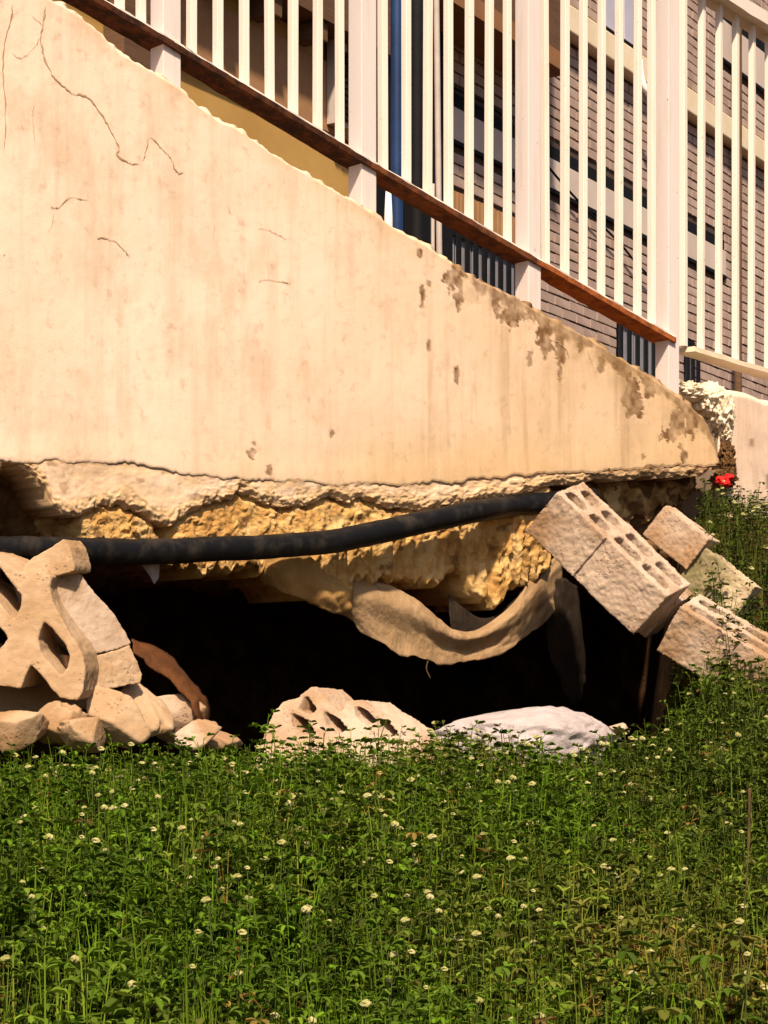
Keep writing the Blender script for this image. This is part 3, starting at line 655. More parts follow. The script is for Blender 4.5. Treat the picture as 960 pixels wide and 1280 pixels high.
# ------------------------------------------------------------------ ochre house at the left, poles in the gap
OH = Plane(300, 9.6, math.atan((1930 - 480) / F))
oh = empty('ochre_house', OH.at(-1, 0.95), 'ochre rendered house with dark brown porch soffit behind the left railing', 'house')
o0, o1 = OH.S(-260), OH.S(455); zs = OH.sz(300, -2)[1]
OH.box('wall', o0, o1, 0.9, zs, -0.3, 0.0, M['ochre'], oh)
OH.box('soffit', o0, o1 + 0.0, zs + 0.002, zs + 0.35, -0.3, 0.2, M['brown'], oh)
for k in range(5):
    a = OH.S(312) + 0.42 * k - 0.9; OH.box('soffit_beam', a, a + 0.09, zs - 0.10, zs - 0.002, 0.032, 0.18, M['brown'], oh, 0.006)
OH.box('pilaster', OH.S(128) , OH.S(172), 0.95, zs - 0.003, 0.002, 0.12, M['brown'], oh, 0.01)
OH.box('upper_wall_shade', OH.S(190), o1, OH.sz(300, 118)[1], zs - 0.11, 0.002, 0.03, M['umber'], oh)  # umber sheet: the soffit's shade on the upper ochre wall put into colour
FB.box('fascia', FB.S(440), FB.S(648), 4.48, 7.5, 0.02, 0.35, M['brown'], oh); FB.box('fascia_trim', FB.S(440), FB.S(648), 4.36, 4.478, 0.02, 0.38, M['tan'], oh)
lv = empty('louvre_vent', OH.at(OH.S(412), OH.sz(412, 100)[1], 0.05), 'small slatted vent on the ochre house wall beside the pale post', 'vent')
va, vb = OH.S(402), OH.S(420); v0, v1 = OH.sz(410, 160)[1], OH.sz(410, 50)[1]
OH.box('frame', va, vb, v0, v1, 0.034, 0.09, M['grey'], lv)
for k in range(11):
    z = v0 + 0.03 + (v1 - v0 - 0.1) * k / 11; OH.box('slat', va + 0.03, va + 0.16, z, z + 0.022, 0.092, 0.11, M['black'], lv)
def pole(name, x, d, r, z1, mat, label, cat, x2=None, cap=False):
    base = P(x, HOR, d); top = P(x2 if x2 is not None else x, HOR, d)
    pts = [(base.x + (top.x - base.x) * t, base.y, 0.9 + (z1 - 0.9) * t) for t in np.linspace(0, 1, 10)]
    o = tube(name, pts, r, mat, n=14, rfun=(lambda i: r * (0.55 if i == 9 else 1)) if cap else None); return tag(o, label, cat)
pole('blue_pipe', 496, 8.2, 0.027, 5.5, M['blue'], 'dark blue vertical pipe seen between the pickets right of the pale post', 'pipe')
pole('black_column', 521, 9.0, 0.036, 5.5, M['black'], 'black vertical column standing just right of the dark blue pipe', 'column')
pole('grey_conduit', 553, 8.8, 0.014, 5.8, M['grey'], 'thin light grey conduit leaning beside the black column', 'conduit', 538)
pole('grey_rod', 541, 8.0, 0.008, 2.3, M['grey'], 'thin pale rod under the rail left of the dark barred window', 'rod')
pole('white_pipe', 485.5, 7.4, 0.017, CZ + (HOR - 229) / F * 7.4, M['whitepaint'], 'short round-topped white pipe visible under the rail beside the blue pipe', 'pipe', cap=True)
dk = FB.box('dark_doorway', FB.S(455), FB.S(552), 0.95, 4.36, 0.02, 0.06, M['black'], None); tag(dk, 'dark doorway panel between the ochre house and the brick wall', 'door')

# ------------------------------------------------------------------ black pipe hanging along the base
hp = [(-140, 684), (0, 687), (80, 688), (150, 689), (230, 688), (330, 684), (400, 678), (450, 670), (500, 659), (550, 648), (600, 638), (640, 632), (672, 629), (700, 626), (740, 622)]
pts = catmull([tuple(W1.V(x, y, 0.045 + (0.02 if x < 640 else -0.06))) for x, y in hp], 8)
pts = pts + np.stack([0 * pts[:, 0], 0 * pts[:, 0], 0.0035 * fbm(np.arange(len(pts)) / 7.0, np.zeros(len(pts)), 0, 3, 5)], 1)
tag(tube('black_pipe', pts, 0.033, M['pipe'], n=18, rfun=lambda i: 0.0355 * (1 + 0.035 * math.sin(i * 1.9) * (i % 3 == 0))), 'thick black plastic pipe sagging along the exposed foundation', 'pipe')

# ------------------------------------------------------------------ concrete blocks
CL = bpy.data.textures.new('chip', 'CLOUDS'); CL.noise_scale = 0.045; CL.noise_depth = 4
CL3 = bpy.data.textures.new('grit', 'CLOUDS'); CL3.noise_scale = 0.014; CL3.noise_depth = 3
CL2 = bpy.data.textures.new('bulge', 'CLOUDS'); CL2.noise_scale = 0.16; CL2.noise_depth = 2
def prism(name, outline, holes, org, ax, ay, az, depth, mat, parent=None, voxel=0.0038, chip=0.009, bulge=0.006):
    """2-D outline with holes in the (ax, ay) plane at org, extruded along az; edges worn by a voxel remesh"""
    bm = bmesh.new(); loops = [outline] + holes
    vs = [bm.verts.new(org + ax * p + ay * q) for lp_ in loops for p, q in lp_]
    faces = [bm.faces.new([vs[i] for i in t]) for t in tessellate_polygon([[Vector((p, q, 0)) for p, q in lp_] for lp_ in loops]) if len(set(t)) == 3]
    r = bmesh.ops.extrude_face_region(bm, geom=faces); vs = [v for v in r['geom'] if isinstance(v, bmesh.types.BMVert)]
    bmesh.ops.translate(bm, verts=vs, vec=az * depth)
    bmesh.ops.recalc_face_normals(bm, faces=bm.faces)
    me = bpy.data.meshes.new(name); bm.to_mesh(me); bm.free()
    o = link(name, me, mat, parent)
    m = o.modifiers.new('worn', 'REMESH'); m.mode = 'VOXEL'; m.voxel_size = voxel; m.use_smooth_shade = True
    for tx, st in ((CL2, bulge), (CL, chip), (CL3, chip * 0.6)):
        dm = o.modifiers.new('chips', 'DISPLACE'); dm.texture = tx; dm.texture_coords = 'GLOBAL'; dm.strength = st; dm.mid_level = 0.5
    return o
def ortho(a, c):
    a = Vector(a).normalized(); c = Vector(c); c = (c - a * c.dot(a)).normalized(); b = c.cross(a).normalized(); return a, b, c
def rrect(x0, y0, x1, y1, r=0.012):
    r = min(r, (x1 - x0) / 2.2, (y1 - y0) / 2.2)
    return [(x0 + r, y0), (x1 - r, y0), (x1, y0 + r), (x1, y1 - r), (x1 - r, y1), (x0 + r, y1), (x0, y1 - r), (x0, y0 + r)]
# -- big leaning chunk at the right: two blocks still stuck together
a, b, c = ortho((0.69, -0.20, -0.70), (0.40, 0.88, 0.22))
if b.z < 0: b = -b
def lean_block(parent, org, la, lc, hb, mat, rows=2, cols=2, **k):
    """a = long axis, b = up out of the holes, c = away; holes run along b"""
    holes = []
    cw = (la - 0.022 * (cols + 1)) / cols; rw = (lc - 0.030 * (rows + 1)) / rows
    for i in range(cols):
        for j in range(rows):
            x0 = 0.022 + i * (cw + 0.022) + random.uniform(-.006, .006); y0 = 0.030 + j * (rw + 0.030) + random.uniform(-.004, .004); holes.append(rrect(x0, y0, x0 + cw, y0 + rw, 0.016))
    jit = lambda p: (p[0] + random.uniform(-.007, .007), p[1] + random.uniform(-.007, .007))
    out = [jit(p) for p in [(0, 0), (la * .35, 0.0), (la * .7, 0), (la, 0), (la, lc * .5), (la, lc), (la * .6, lc), (la * .3, lc), (0, lc), (0, lc * .5)]]
    return prism('block', out, holes, org, a, c, b, hb, mat, parent, **k)
d0 = 6.05; s0 = P(655, 662, d0)
ch1 = empty('fallen_block_pair', s0, 'two joined hollow concrete blocks leaning over the hollow at the end of the black pipe', 'blocks')
lb = 0.168
lean_block(ch1, s0, 0.21, 0.25, lb, M['block'], 2, 2)
lean_block(ch1, s0 + a * 0.206 + c * 0.003 - b * 0.001, 0.275, 0.25, lb + 0.002, M['block'], 2, 2)
ch2 = empty('half_sunk_block', s0, 'pinkish concrete block half sunk in the grass below the leaning pair', 'block')
o2 = P(818, 812, 6.02); ch2.location = o2
a_, b_, c_ = a.copy(), b.copy(), c.copy()
a, b, c = ortho((0.80, -0.26, -0.50), (0.40, 0.86, 0.22))
if b.z < 0: b = -b
lean_block(ch2, o2, 0.38, 0.22, 0.165, M['block'], 2, 2)
a, b, c = a_, b_, c_
o3 = P(802, 668, 6.45); ch3 = empty('tilted_rear_block', o3, 'smaller cut concrete block on the bank behind the leaning pair', 'block')
a, b, c = ortho((0.62, -0.35, -0.55), (0.45, 0.88, 0.0))
if b.z < 0: b = -b
lean_block(ch3, o3, 0.20, 0.12, 0.125, M['block'], 2, 1)
o4 = P(842, 735, 6.4); ch4 = empty('mossy_block', o4, 'mossy weathered block sunk in weeds on the right bank', 'block')
lean_block(ch4, o4, 0.22, 0.10, 0.17, M['block_moss'], 2, 1, chip=0.012, bulge=0.02)
a, b, c = a_, b_, c_
o5 = P(800, 800, 6.22); ch5 = empty('under_block', o5, 'brownish block wedged under the lower end of the leaning pair', 'block')
lean_block(ch5, P(790, 782, 6.20), 0.06, 0.19, 0.16, M['block'], 1, 2)

# -- hollow block with diamond openings at the left edge, face to the camera
dL = 4.72; kL = dL / F
def lp(pts): return [((x / 3.556 - 0), -(y / 3.556)) for x, y in pts]
outl = [(-190, 90), (-60, 118), (0, 142), (45, 168), (90, 198), (150, 192), (195, 200), (235, 215), (222, 262), (240, 330), (290, 420), (340, 500), (375, 560), (390, 640), (378, 735), (355, 768), (280, 755), (205, 665), (150, 605), (128, 665), (110, 715), (0, 700), (-90, 690), (-190, 700)]
hl = [[(-120, 60 + 60), (-30, 150), (10, 185), (60, 250), (105, 300), (98, 350), (75, 410), (40, 375), (0, 330), (-60, 270), (-120, 230)],
      [(-130, 340), (-60, 380), (0, 428), (30, 460), (50, 495), (15, 535), (0, 600), (-60, 560), (-130, 520)],
      [(200, 415), (240, 450), (300, 520), (318, 570), (310, 620), (285, 660), (240, 610), (195, 555), (180, 500)]]
org = P(0, 660, dL)
axL = Vector((kL, 0.10 * kL, 0)); ayL = Vector((0, 0.16 * kL, kL))
nb_ = empty('hollow_block', org + Vector((0, 0, -0.2)), 'large hollow block with diamond openings facing front at the left edge', 'block')
prism('block', lp(outl), [lp(h) for h in hl], org, axL, ayL, Vector((16 * kL, 0.21, 8 * kL)), 1.0, M['block_warm'], nb_, voxel=0.0036, chip=0.005, bulge=0.003)
# -- slab leaning behind it, its long face turned to the right
og2 = P(222 / 3.556, 660 + 262 / 3.556, dL + 0.035); slb = empty('leaning_slab', og2 + Vector((0, 0, -0.15)), 'thick broken block slab leaning behind the hollow block, topped by a flange', 'block')
axS = Vector((kL, 0.75 * kL, 0)); ayS = Vector((0, 0.2 * kL, kL))
def sp_(pts): return [((x - 222) / 3.556, -(y - 262) / 3.556) for x, y in pts]
prism('slab', sp_([(150, 230), (232, 214), (325, 178), (352, 206), (404, 284), (440, 320), (482, 372), (525, 440), (560, 512), (500, 540), (440, 556), (382, 572), (300, 500), (200, 380)]), [], og2, axS, ayS, Vector((-0.07, 0.10, 0.0)), 1.0, M['block'], slb, voxel=0.0036, chip=0.005, bulge=0.003)
prism('broken_end', sp_([(300, 560), (382, 574), (440, 558), (500, 542), (561, 514), (575, 550), (600, 600), (620, 650), (612, 690), (560, 700), (480, 716), (388, 706), (320, 680)]), [], og2 + Vector((-0.004, -0.004, -0.002)), axS, ayS, Vector((-0.06, 0.10, 0.0)), 1.0, M['block_warm'], slb, voxel=0.0036, chip=0.007, bulge=0.004)
cap = [(88, 200), (100, 160), (135, 128), (205, 85), (268, 42), (300, 82), (322, 165), (318, 190), (236, 214), (195, 202), (150, 196)]
prism('flange', lp(cap), [], org + Vector((0, 0.03, 0)), axL, ayL, Vector((14 * kL, 0.10, 2 * kL)), 1.0, M['block_warm'], slb, voxel=0.0036, chip=0.004, bulge=0.003)
foot = [(-190, 690), (0, 700), (110, 715), (150, 640), (205, 690), (280, 755), (350, 765), (300, 812), (150, 845), (40, 880), (-60, 900), (-190, 880)]
prism('broken_foot', lp(foot), [], org + Vector((0, 0.04, 0)), axL, Vector((0, -0.30 * kL, kL)), Vector((40 * kL, 0.13, 10 * kL)), 1.0, M['block_warm'], nb_, voxel=0.0045, chip=0.006)

# -- comb-like half block in the middle foreground
dC = 5.28; kC = dC / F; oc = P(322, 940, dC)
cb_ = empty('broken_comb_block', oc, 'pale broken block with saw-tooth webs lying before the dark hollow', 'block')
def cpx(pts): return [((x - 322), (940 - y)) for x, y in pts]
axC = Vector((kC, 0.25 * kC, 0)); ayC = Vector((0, 0.55 * kC, kC)).normalized() * kC * 1.05
comb = [(312, 985), (326, 930), (340, 893), (351, 877), (368, 873), (387, 857), (402, 869), (412, 882), (424, 893), (431, 877), (451, 875), (468, 889), (482, 897), (502, 912), (524, 936), (545, 985)]
slots = [[(380, 868), (394, 888), (386, 895), (370, 890)], [(360, 892), (380, 902), (392, 918), (380, 924), (364, 912)], [(401, 888), (422, 902), (434, 916), (420, 924), (405, 910)], [(441, 882), (459, 892), (470, 905), (458, 912), (444, 900)], [(470, 899), (486, 908), (498, 921), (484, 928), (472, 916)]]
prism('web', cpx(comb), [cpx(q) for q in slots], oc + Vector((0, 0, 0.012)), axC, ayC, Vector((38 * kC, .13, -4 * kC)), 1, M['block'], cb_, voxel=0.0036, chip=.007, bulge=0.006)

# -- white sack
dB = 5.75
bag = lump('white_sack', P(662, 930, dB), (96 / F * dB, 0.14, 48 / F * dB), M['bag'], None, 137, 0.20, 3.4, 6, 0.55, (R(-3), 'Y'), 0.20)
tag(bag, 'crumpled whitish sack lying in the grass at the mouth of the hollow', 'sack')
# -- rubble pieces beside the hollow block
STN = [(24, 912, 42, 30, 4.62, 'block_warm', 'broad pale rubble lump under the hollow block at the left frame edge'), (66, 908, 36, 28, 4.70, 'block_warm', 'pale rubble lump wedged below the diamond openings of the hollow block'), (276, 926, 22, 16, 5.05, 'block', 'small rubble lump between the rust brown sheet and the saw-tooth block'), (138, 896, 40, 34, 4.80, 'block_warm', 'pale rubble lump touching the hollow block, leftmost of the rubble row'), (178, 898, 36, 34, 4.92, 'block_warm', 'round-backed pale rubble lump between two others beside the hollow block'),
       (218, 902, 38, 34, 5.05, 'block', 'wedge of pale rubble beside the rust brown sheet'), (104, 918, 32, 26, 4.66, 'block_warm', 'low pale rubble lump at the grass edge below the hollow block'),
       (244, 922, 26, 18, 4.95, 'block', 'small flat rubble piece at the foot of the rust brown sheet'), (774, 911, 11, 9, 5.7, 'block', 'small cream stone just right of the white sack')]
for k, (x, y, rx, rz, d, m_, lab) in enumerate(STN):
    tag(lump('rubble_stone', P(x, y, d), (rx / F * d, 0.06, rz / F * d), M[m_], None, 140 + k, 0.42, 2.4, 5, 0.9, None, 0.10), lab, 'rubble')
for k in range(46):
    x = rng.uniform(20, 330) if k < 36 else rng.uniform(500, 760); y = rng.uniform(908, 934); d = 4.62 + (x / 960) * 1.35 + rng.uniform(-.12, .1); r = rng.uniform(2.5, 8)
    p = P(x, y, d); lz = g_at(p.x, p.y); p.z = lz + rng.uniform(0.03, 0.065)
    o = lump('pebble', p, (r / F * d, r / F * d, r * .8 / F * d), M['block_warm' if k % 3 else 'block'], None, 200 + k, 0.6, 1.6, 3, 0.8)
    tag(o, 'small pale rubble chip scattered along the grass edge below the wall', 'rubble', 'rubble chips along the grass edge')

# ------------------------------------------------------------------ sheets and rags
def sheet(name, rows, mat, label, cat, m=8, amp=0.006, seed=3, thick=0.0015, parent=None, pleat=0.0, jag=0.010):
    G = np.array([catmull([tuple(W1.V(x, y, o)) for x, y, o in r], m) for r in rows])   # rows x pts x 3
    G = np.array([catmull(list(G[:, k]), m) for k in range(G.shape[1])])               # pts x rows' x 3
    n, q = G.shape[:2]; uu, vv = np.meshgrid(np.arange(n), np.arange(q), indexing='ij')
    G = G + (amp * fbm(uu / 14.0, vv / 16.0, 0, 3, seed))[..., None] * np.array([W1.n[0], W1.n[1], 0.5]) + (amp * 0.12 * fbm(uu / 2.5, vv / 5.0, 0, 3, seed + 4))[..., None] * np.array([W1.n[0], W1.n[1], 0])
    if pleat:                                                     # sharp creases radiating down the cloth
        cr = np.abs(vnoise(uu / (1.9 * m) + vv / (1.6 * m) + 0.35 * fbm(uu / 9.0, vv / 9.0, 0, 2, seed + 1), vv / (3.0 * m), 0, seed + 2)) + 0.5 * np.abs(vnoise(uu / (0.9 * m) - vv / (1.2 * m), vv / (2.0 * m), 0, seed + 6))
        G = G + (pleat * (0.5 - cr))[..., None] * np.array([W1.n[0], W1.n[1], 0.6])
        fx = uu / (0.55 * m); fy = vv / (0.75 * m); cw = worley(fx + 0.6 * fbm(fx, fy, 0, 2, seed + 11), fy + 0.6 * fbm(fx, fy, 3.3, 2, seed + 12), seed + 13)
        G = G + (pleat * 1.3 * (0.5 - cw))[..., None] * np.array([W1.n[0], W1.n[1], 0.3])                        # crumpled facets
    edge = np.zeros((n, q)); edge[:, -1] = 1; edge[:, -2] = .5
    G[..., 2] += edge * jag * 1.6 * fbm(uu / 13.0, vv * 0.0, 0, 5, seed + 8)
    me = mesh_np(name, G.reshape(-1, 3), grid_quads(n, q)); o = link(name, me, mat, parent, True)
    s_ = o.modifiers.new('thickness', 'SOLIDIFY'); s_.thickness = thick; return tag(o, label, cat)
sheet('hanging_sheet', [[(396, 716, -.07), (424, 722, -.06), (452, 722, -.05), (490, 734, -.02), (520, 750, .0), (545, 772, .002), (568, 788, .002), (600, 785, .0), (640, 756, -.015), (662, 726, -.04), (700, 690, -.09)],
                        [(398, 730, -.05), (427, 742, -.03), (454, 744, .0), (492, 756, .016), (522, 769, .026), (547, 786, .030), (570, 797, .030), (602, 794, .026), (642, 769, .012), (666, 740, -.015), (702, 704, -.08)],
                        [(402, 744, -.05), (431, 757, -.035), (457, 768, -.012), (494, 785, -.002), (524, 797, .0), (549, 807, .0), (578, 812, .0), (606, 807, -.002), (646, 787, -.01), (670, 760, -.03), (704, 730, -.08)],
                        [(408, 762, -.06), (437, 774, -.05), (463, 796, -.02), (499, 816, .002), (527, 825, .006), (553, 828, .006), (584, 826, .006), (612, 819, .004), (650, 803, -.012), (676, 780, -.04), (706, 752, -.09)]],
      M['sheet'], 'dusty beige membrane sagging in a swag below the foundation', 'membrane', m=16, amp=0.006, pleat=0.0045, jag=0.012)
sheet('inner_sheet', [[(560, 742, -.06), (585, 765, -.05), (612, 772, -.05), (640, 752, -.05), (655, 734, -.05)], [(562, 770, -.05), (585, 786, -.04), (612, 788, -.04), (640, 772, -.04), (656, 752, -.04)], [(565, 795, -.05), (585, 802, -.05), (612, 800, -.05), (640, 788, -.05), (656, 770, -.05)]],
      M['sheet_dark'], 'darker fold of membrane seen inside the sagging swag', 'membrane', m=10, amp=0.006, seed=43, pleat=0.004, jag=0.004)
sheet('bulging_sheet', [[(312, 694, -.045), (345, 688, -.02), (380, 694, -.01), (415, 722, -.01), (442, 730, -.02)], [(318, 708, -.04), (348, 714, -.0), (384, 726, .01), (414, 744, .01), (440, 748, -.01)],
                        [(326, 722, -.05), (350, 742, -.02), (384, 757, -.01), (410, 764, -.01), (438, 766, -.02)]], M['sheet_ochre'], 'torn ochre membrane bulging left of the sagging swag', 'membrane', m=12, amp=0.016, seed=13, pleat=0.007, jag=0.012)
sheet('dark_strip', [[(684, 726, -.08), (700, 722, -.06), (724, 730, -.08)], [(686, 770, -.09), (706, 774, -.06), (728, 786, -.09)], [(688, 820, -.11), (708, 832, -.09), (732, 842, -.11)], [(700, 866, -.14), (714, 880, -.12), (728, 872, -.14)]],
      M['sheet_dark'], 'dark torn strip of membrane hanging under the leaning blocks', 'membrane', m=12, amp=0.012, seed=23, pleat=0.010)
sheet('white_scrap', [[(172, 702, .02), (184, 701, .03), (199, 703, .02)], [(178, 708, .02), (188, 709, .03), (199, 712, .02)], [(190, 724, .02), (194, 727, .02), (198, 724, .02)]], M['bag'], 'tiny pale scrap hanging from the black pipe at left', 'scrap', amp=0.003, seed=33)
dR = 4.98
def rsheet():
    e = [(164, 800), (190, 808), (216, 826), (238, 850), (254, 872), (258, 896), (250, 915)]; f = [(168, 815), (186, 832), (206, 848), (226, 866), (240, 882), (244, 898), (238, 915)]
    A = catmull([tuple(P(x, y, dR + .10)) for x, y in e], 8); B = catmull([tuple(P(x, y, dR)) for x, y in f], 8)
    G = np.array([A * (1 - t) + B * t + np.array([0, -0.03, 0.0]) * math.sin(t * 3.14) for t in np.linspace(0, 1, 10)]).transpose(1, 0, 2); n, q = G.shape[:2]
    uu, vv = np.meshgrid(np.arange(n), np.arange(q), indexing='ij'); G = G + (0.006 * fbm(uu / 5., vv / 4., 0, 3, 9))[..., None]
    me = mesh_np('curled_sheet', G.reshape(-1, 3), grid_quads(n, q)); o = link('curled_sheet', me, M['sheet_rust'], None, True)
    s_ = o.modifiers.new('thickness', 'SOLIDIFY'); s_.thickness = 0.004; tag(o, 'curled rust brown sheet arching over the rubble beside the hollow block', 'sheet')
rsheet()
tw = [P(535, 826, 5.85), P(533, 836, 5.85), P(538, 848, 5.85)]
tag(tube('loose_thread', catmull([tuple(p) for p in tw], 5), 0.002, M['straw'], n=5), 'loose thread dangling from the lowest point of the swag', 'thread')
dd = 3.45
st = [P(937, 985, dd), P(936, 1040, dd), P(934, 1090, dd), P(930, 1140, dd), P(925, 1210, dd)]
tag(tube('dry_stalk', catmull([tuple(p) for p in st], 6), 0.004, M['straw'], n=7, rfun=lambda i: 0.0012 + 0.0016 * (i < 9)), 'tall dry dark stalk standing in the weeds at the lower right', 'stalk')

# ------------------------------------------------------------------ clover
def leaflet(L_, w_, fold):
    # obovate leaf of six points, folded along the midrib; along +x
    V = np.array([(0, 0, 0), (0.45 * L_, w_ * .42, fold), (0.85 * L_, w_ * .40, fold * .8), (L_, 0, -0.12 * L_), (0.85 * L_, -w_ * .40, fold * .8), (0.45 * L_, -w_ * .42, fold)])
    return V, [(0, 1, 2, 3), (0, 3, 4, 5)]
def rotz(V, a): c, s = math.cos(a), math.sin(a); return V @ np.array([[c, s, 0], [-s, c, 0], [0, 0, 1]])
def roty(V, a): c, s = math.cos(a), math.sin(a); return V @ np.array([[c, 0, -s], [0, 1, 0], [s, 0, c]])
def sprig(seed, H, nl, stemw, dry=False, narrow=1.0):
    r = np.random.default_rng(seed); V = []; Q = []; Cc = []
    def add(v, q, shade):
        b = sum(len(x) for x in V); V.append(v); Q.extend([tuple(b + i for i in f) for f in q]); Cc.append(np.full(len(v), shade))
    lean = r.normal(0, .10, 2); curve = r.normal(0, .08, 2)
    def pos(t): return np.array([lean[0] * t * H + curve[0] * H * t * t, lean[1] * t * H + curve[1] * H * t * t, H * t])
    segs = 4; ring = []
    for k in range(segs + 1):
        p = pos(k / segs); w_ = stemw * (1 - .5 * k / segs); ring.append([p + (w_, 0, 0), p + (-w_ * .5, w_ * .87, 0), p + (-w_ * .5, -w_ * .87, 0)])
    sv = np.array(ring).reshape(-1, 3); sq = [(3 * k + j, 3 * k + (j + 1) % 3, 3 * k + 3 + (j + 1) % 3, 3 * k + 3 + j) for k in range(segs) for j in range(3)]
    add(sv, sq, 1.25)
    for i in range(nl):
        t = 0.18 + 0.82 * (i + r.uniform(0, .6)) / nl; t = min(t, 1.0); az = i * 2.4 + r.uniform(-.5, .5); p = pos(t)
        out = r.uniform(.006, .026) * (1.2 - .5 * t); q = p + np.array([math.cos(az) * out, math.sin(az) * out, r.uniform(.0, .016)])
        pv = np.array([p + (0, 0, .0012), p - (0, 0, .0012), q - (0, 0, .0008), q + (0, 0, .0008)]); add(pv, [(0, 1, 2, 3)], 1.1)
        L_ = r.uniform(.009, .027) * (1.2 - .45 * t); sh = r.uniform(.72, 1.25); tilt = r.uniform(-.5, .55)
        for j in (-1, 0, 1):
            v, f = leaflet(L_ * (1.1 if j == 0 else 1), L_ * .72 * narrow, L_ * r.uniform(.08, .3)); v = roty(v, -tilt + r.uniform(-.25, .25)); v = rotz(v, az + j * 1.15 + r.uniform(-.2, .2)); add(v + q, f, sh * r.uniform(.92, 1.08))
    return np.concatenate(V), np.array(Q), np.concatenate(Cc)
PROT = [sprig(s_, H, nl, sw, narrow=nr) for s_, H, nl, sw, nr in [(1, .15, 8, .0017, .8), (2, .18, 9, .0018, .75), (3, .12, 7, .0016, 1.0), (4, .21, 9, .0019, .6), (5, .16, 8, .0017, .8), (6, .10, 6, .0015, 1.1), (7, .19, 9, .0018, .65), (8, .14, 7, .0016, .9)]]
def blade(seed):
    r = np.random.default_rng(seed); V = []; Q = []
    for k in range(4):
        H = r.uniform(.10, .22); az = r.uniform(0, 6.28); bend = r.uniform(.005, .05); w_ = r.uniform(.0014, .0026); b = len(V)
        for i in range(5):
            t = i / 4; c_ = np.array([math.cos(az) * bend * t * t, math.sin(az) * bend * t * t, H * t]); side = np.array([-math.sin(az), math.cos(az), 0]) * w_ * (1 - .85 * t); V += [c_ + side, c_ - side]
        Q += [(b + 2 * i, b + 2 * i + 1, b + 2 * i + 3, b + 2 * i + 2) for i in range(4)]
    return np.array(V), np.array(Q), np.full(len(V), 1.15)
GRASS = [blade(s_) for s_ in (31, 32, 33)]
def scatter(name, n, mat, protos, sel, seed, s_lo, s_hi, tint_fn, label, smin, smax, tmin, tmax):
    r = np.random.default_rng(seed); S0 = r.uniform(smin, smax, n); T0 = r.uniform(tmin, tmax, n)
    xy = W1.o + S0[:, None] * W1.u + T0[:, None] * W1.n; z = ground_z(S0, T0); d = xy[:, 1] - CAMY
    px = 480 + xy[:, 0] / d * F; py = HOR - (z - CZ) / d * F
    keep = (d > 1.9) & (px > -220) & (px < 1180) & (py < 1420) & sel(S0, T0, px, py, d, r)
    S0, T0, xy, z, px, py, d = [q[keep] for q in (S0, T0, xy, z, px, py, d)]
    m = len(S0); kind = r.integers(0, len(protos), m); sc = r.uniform(s_lo, s_hi, m) * (1 + 0.22 * fbm(S0 * 3, T0 * 3, 0, 3, 71)); sc = sc * (0.50 + 0.50 * np.maximum(sstep(.36, .90, T0), sstep(SB0 - .1, SB1, S0 + 1.1 * T0) * (0.05 + 0.95 * sstep(0.0, 0.75, T0)))) * (1 + 0.25 * sstep(1.6, 3.0, T0)) * np.where((T0 < .7) & (r.random(m) < .05), 1.4, 1.0); az = r.uniform(0, 6.28, m); tint = tint_fn(px, py, S0, T0, r)
    VV, QQ, CC = [], [], []; base = 0
    for k, (V, Q, sh) in enumerate(protos):
        idx = np.where(kind == k)[0]
        if not len(idx): continue
        c_, s_ = np.cos(az[idx]), np.sin(az[idx]); X = V[None, :, 0] * c_[:, None] - V[None, :, 1] * s_[:, None]; Y = V[None, :, 0] * s_[:, None] + V[None, :, 1] * c_[:, None]; Z = V[None, :, 2] + 0 * X
        A = np.stack([X, Y, Z], -1) * sc[idx][:, None, None]; A[..., 0] += xy[idx, 0][:, None]; A[..., 1] += xy[idx, 1][:, None]; A[..., 2] += z[idx][:, None] - .004
        VV.append(A.reshape(-1, 3)); nv = len(V); QQ.append((Q[None] + (np.arange(len(idx)) * nv)[:, None, None] + base).reshape(-1, 4)); base += nv * len(idx)
        cc = tint[idx][:, None, :] * sh[None, :, None]; CC.append(cc.reshape(-1, 3))
    V = np.concatenate(VV); me = mesh_np(name, V, np.concatenate(QQ)); C_ = np.ones((len(V), 4)); C_[:, :3] = np.clip(np.concatenate(CC), 0, 1); add_color(me, 'tint', C_)
    o = link(name, me, mat); tag(o, label, name.replace('_', ' ').split()[0], kind='stuff'); return o, (S0, T0, xy, z, sc)
_p = P(905, 1150, 3.55); _v = np.array([_p.x, _p.y]) - W1.o; BS, BT = float(_v @ W1.u), float(_v @ W1.n)   # patch of dried brown weeds by the stalk
def green(px, py, S, T, r):
    n = len(px); c = np.array([0.076, 0.142, 0.007])[None] * np.ones((n, 1))
    ol = np.clip(0.30 + 0.8 * fbm(S * 1.6, T * 1.6, 0, 3, 81) + 0.35 * sstep(2.2, 3.6, T) + r.normal(0, .26, n), 0, 1)[:, None]; c = c * (1 - ol) + np.array([0.135, 0.140, 0.024]) * ol
    k = sstep(SB0 - .5, SB1 + .2, S + 1.1 * T)[:, None] * sstep(2.0, 1.2, T)[:, None] * 0.6; c = c * (1 - k) + np.array([0.062, 0.070, 0.016]) * k
    br = 0.8 * np.exp(-((S - BS) / .16) ** 2 - ((T - BT) / .22) ** 2)[:, None] * r.uniform(.4, 1.2, n)[:, None]
    br = np.clip(br + (r.random(n) < .02)[:, None] * .7, 0, 1); c = c * (1 - br) + np.array([0.22, 0.115, 0.036]) * br
    return c * np.clip(np.exp(r.normal(-.06, .42, n)), .4, 1.6)[:, None]
def blade_green(px, py, S, T, r): return green(px, py, S, T, r) * np.array([1.35, 1.25, 1.1])
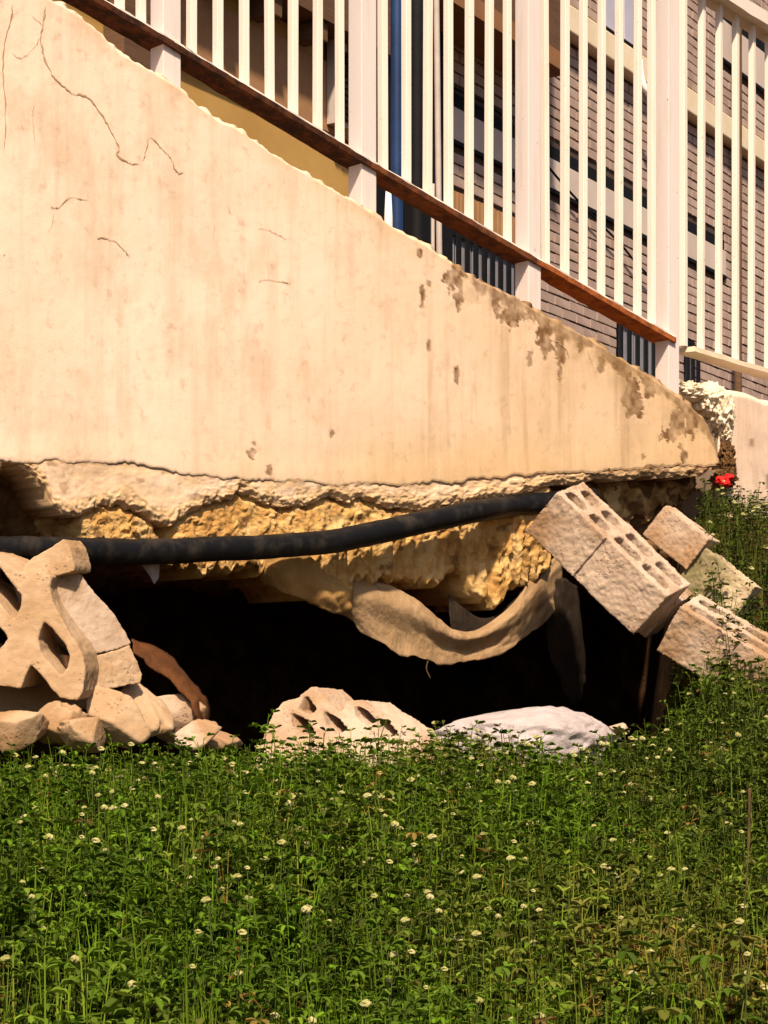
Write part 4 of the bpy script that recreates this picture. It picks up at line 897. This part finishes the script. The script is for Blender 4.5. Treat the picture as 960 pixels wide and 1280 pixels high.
def sel_main(S, T, px, py, d, r):
    k = sstep(SB0, SB1, S + 1.1 * np.clip(T, -.2, 2)); edge = 0.30 + 0.05 * vnoise(S * 6, 0 * S, 0, 5); inside = np.where(k > .04, T > 0.02 + .05 * vnoise(S * 9, 0 * S, 0, 6), T > edge)
    dens = np.where((k > .3) & (T < .9), .75, 1.0) * np.clip((d / 4.6) ** 1.9, .28, 1.0)
    return inside & (r.random(len(S)) < dens)
smin, smax = W1.S(-60) - 1.6, W1.S(960) + .9
clover, info = scatter('clover_cover', 29000, M['leaf'], PROT, sel_main, 5, .75, 1.35, green, 'dense low green clover covering the slope in front of the wall', smin, smax, -.02, 4.2)
scatter('grass_blades', 19000, M['leaf'], GRASS, sel_main, 6, .6, 1.1, blade_green, 'thin upright grass blades growing among the clover', smin, smax, -.02, 4.2)
# pale flower heads on thin stems
def fl_head(seed, R_=.0105):
    r = np.random.default_rng(seed); bm = bmesh.new(); bmesh.ops.create_icosphere(bm, subdivisions=2, radius=R_); V = np.array([v.co for v in bm.verts]); V *= (1 + .16 * r.normal(size=len(V)))[:, None]
    V[:, 2] *= .72; T3 = [tuple(v.index for v in f.verts) for f in bm.faces]; bm.free(); return V, T3
FH = [fl_head(s_) for s_ in (1, 2, 3, 4)]
def flowers():
    S0, T0, xy, z, sc = info; r = np.random.default_rng(9); d = xy[:, 1] - CAMY; p = .090 * (0.5 + sstep(-.1, .4, fbm(S0 * 1.4, T0 * 1.4, 0, 2, 91)))
    idx = np.where(r.random(len(S0)) < p)[0]; VV, FF, SV, SQ = [], [], [], []; b = 0
    for i in idx:
        V, T3 = FH[r.integers(0, 4)]; h = .185 * sc[i] * r.uniform(.75, 1.1); k = r.uniform(.45, .9); q = np.array([xy[i, 0] + r.normal(0, .012), xy[i, 1] + r.normal(0, .012), z[i] + h])
        VV.append(V * k + q); FF += [tuple(b + j for j in t) for t in T3]; b += len(V)
        s0 = len(SV); g0 = np.array([xy[i, 0], xy[i, 1], z[i]]); e = .0011
        for (pp) in (g0, (g0 + q) / 2 + np.array([r.normal(0, .004), 0, 0]), q): SV += [pp + (e, 0, 0), pp + (-e * .5, e * .87, 0), pp + (-e * .5, -e * .87, 0)]
        SQ += [(s0 + 3 * k_ + j, s0 + 3 * k_ + (j + 1) % 3, s0 + 3 * k_ + 3 + (j + 1) % 3, s0 + 3 * k_ + 3 + j) for k_ in range(2) for j in range(3)]
    me = bpy.data.meshes.new('clover_flowers'); me.from_pydata(np.concatenate(VV).tolist(), [], FF); me.update(); o = link('clover_flowers', me, M['flower'], None, False)
    tag(o, 'pale creamy flower heads dotted through the clover', 'flowers', kind='stuff')
    me = mesh_np('flower_stems', np.array(SV), np.array(SQ)); C_ = np.tile(np.array([.10, .13, .04, 1.]), (len(SV), 1)); add_color(me, 'tint', C_); o2 = link('flower_stems', me, M['leaf'], o)
    o2['kind'] = 'stuff'
flowers()
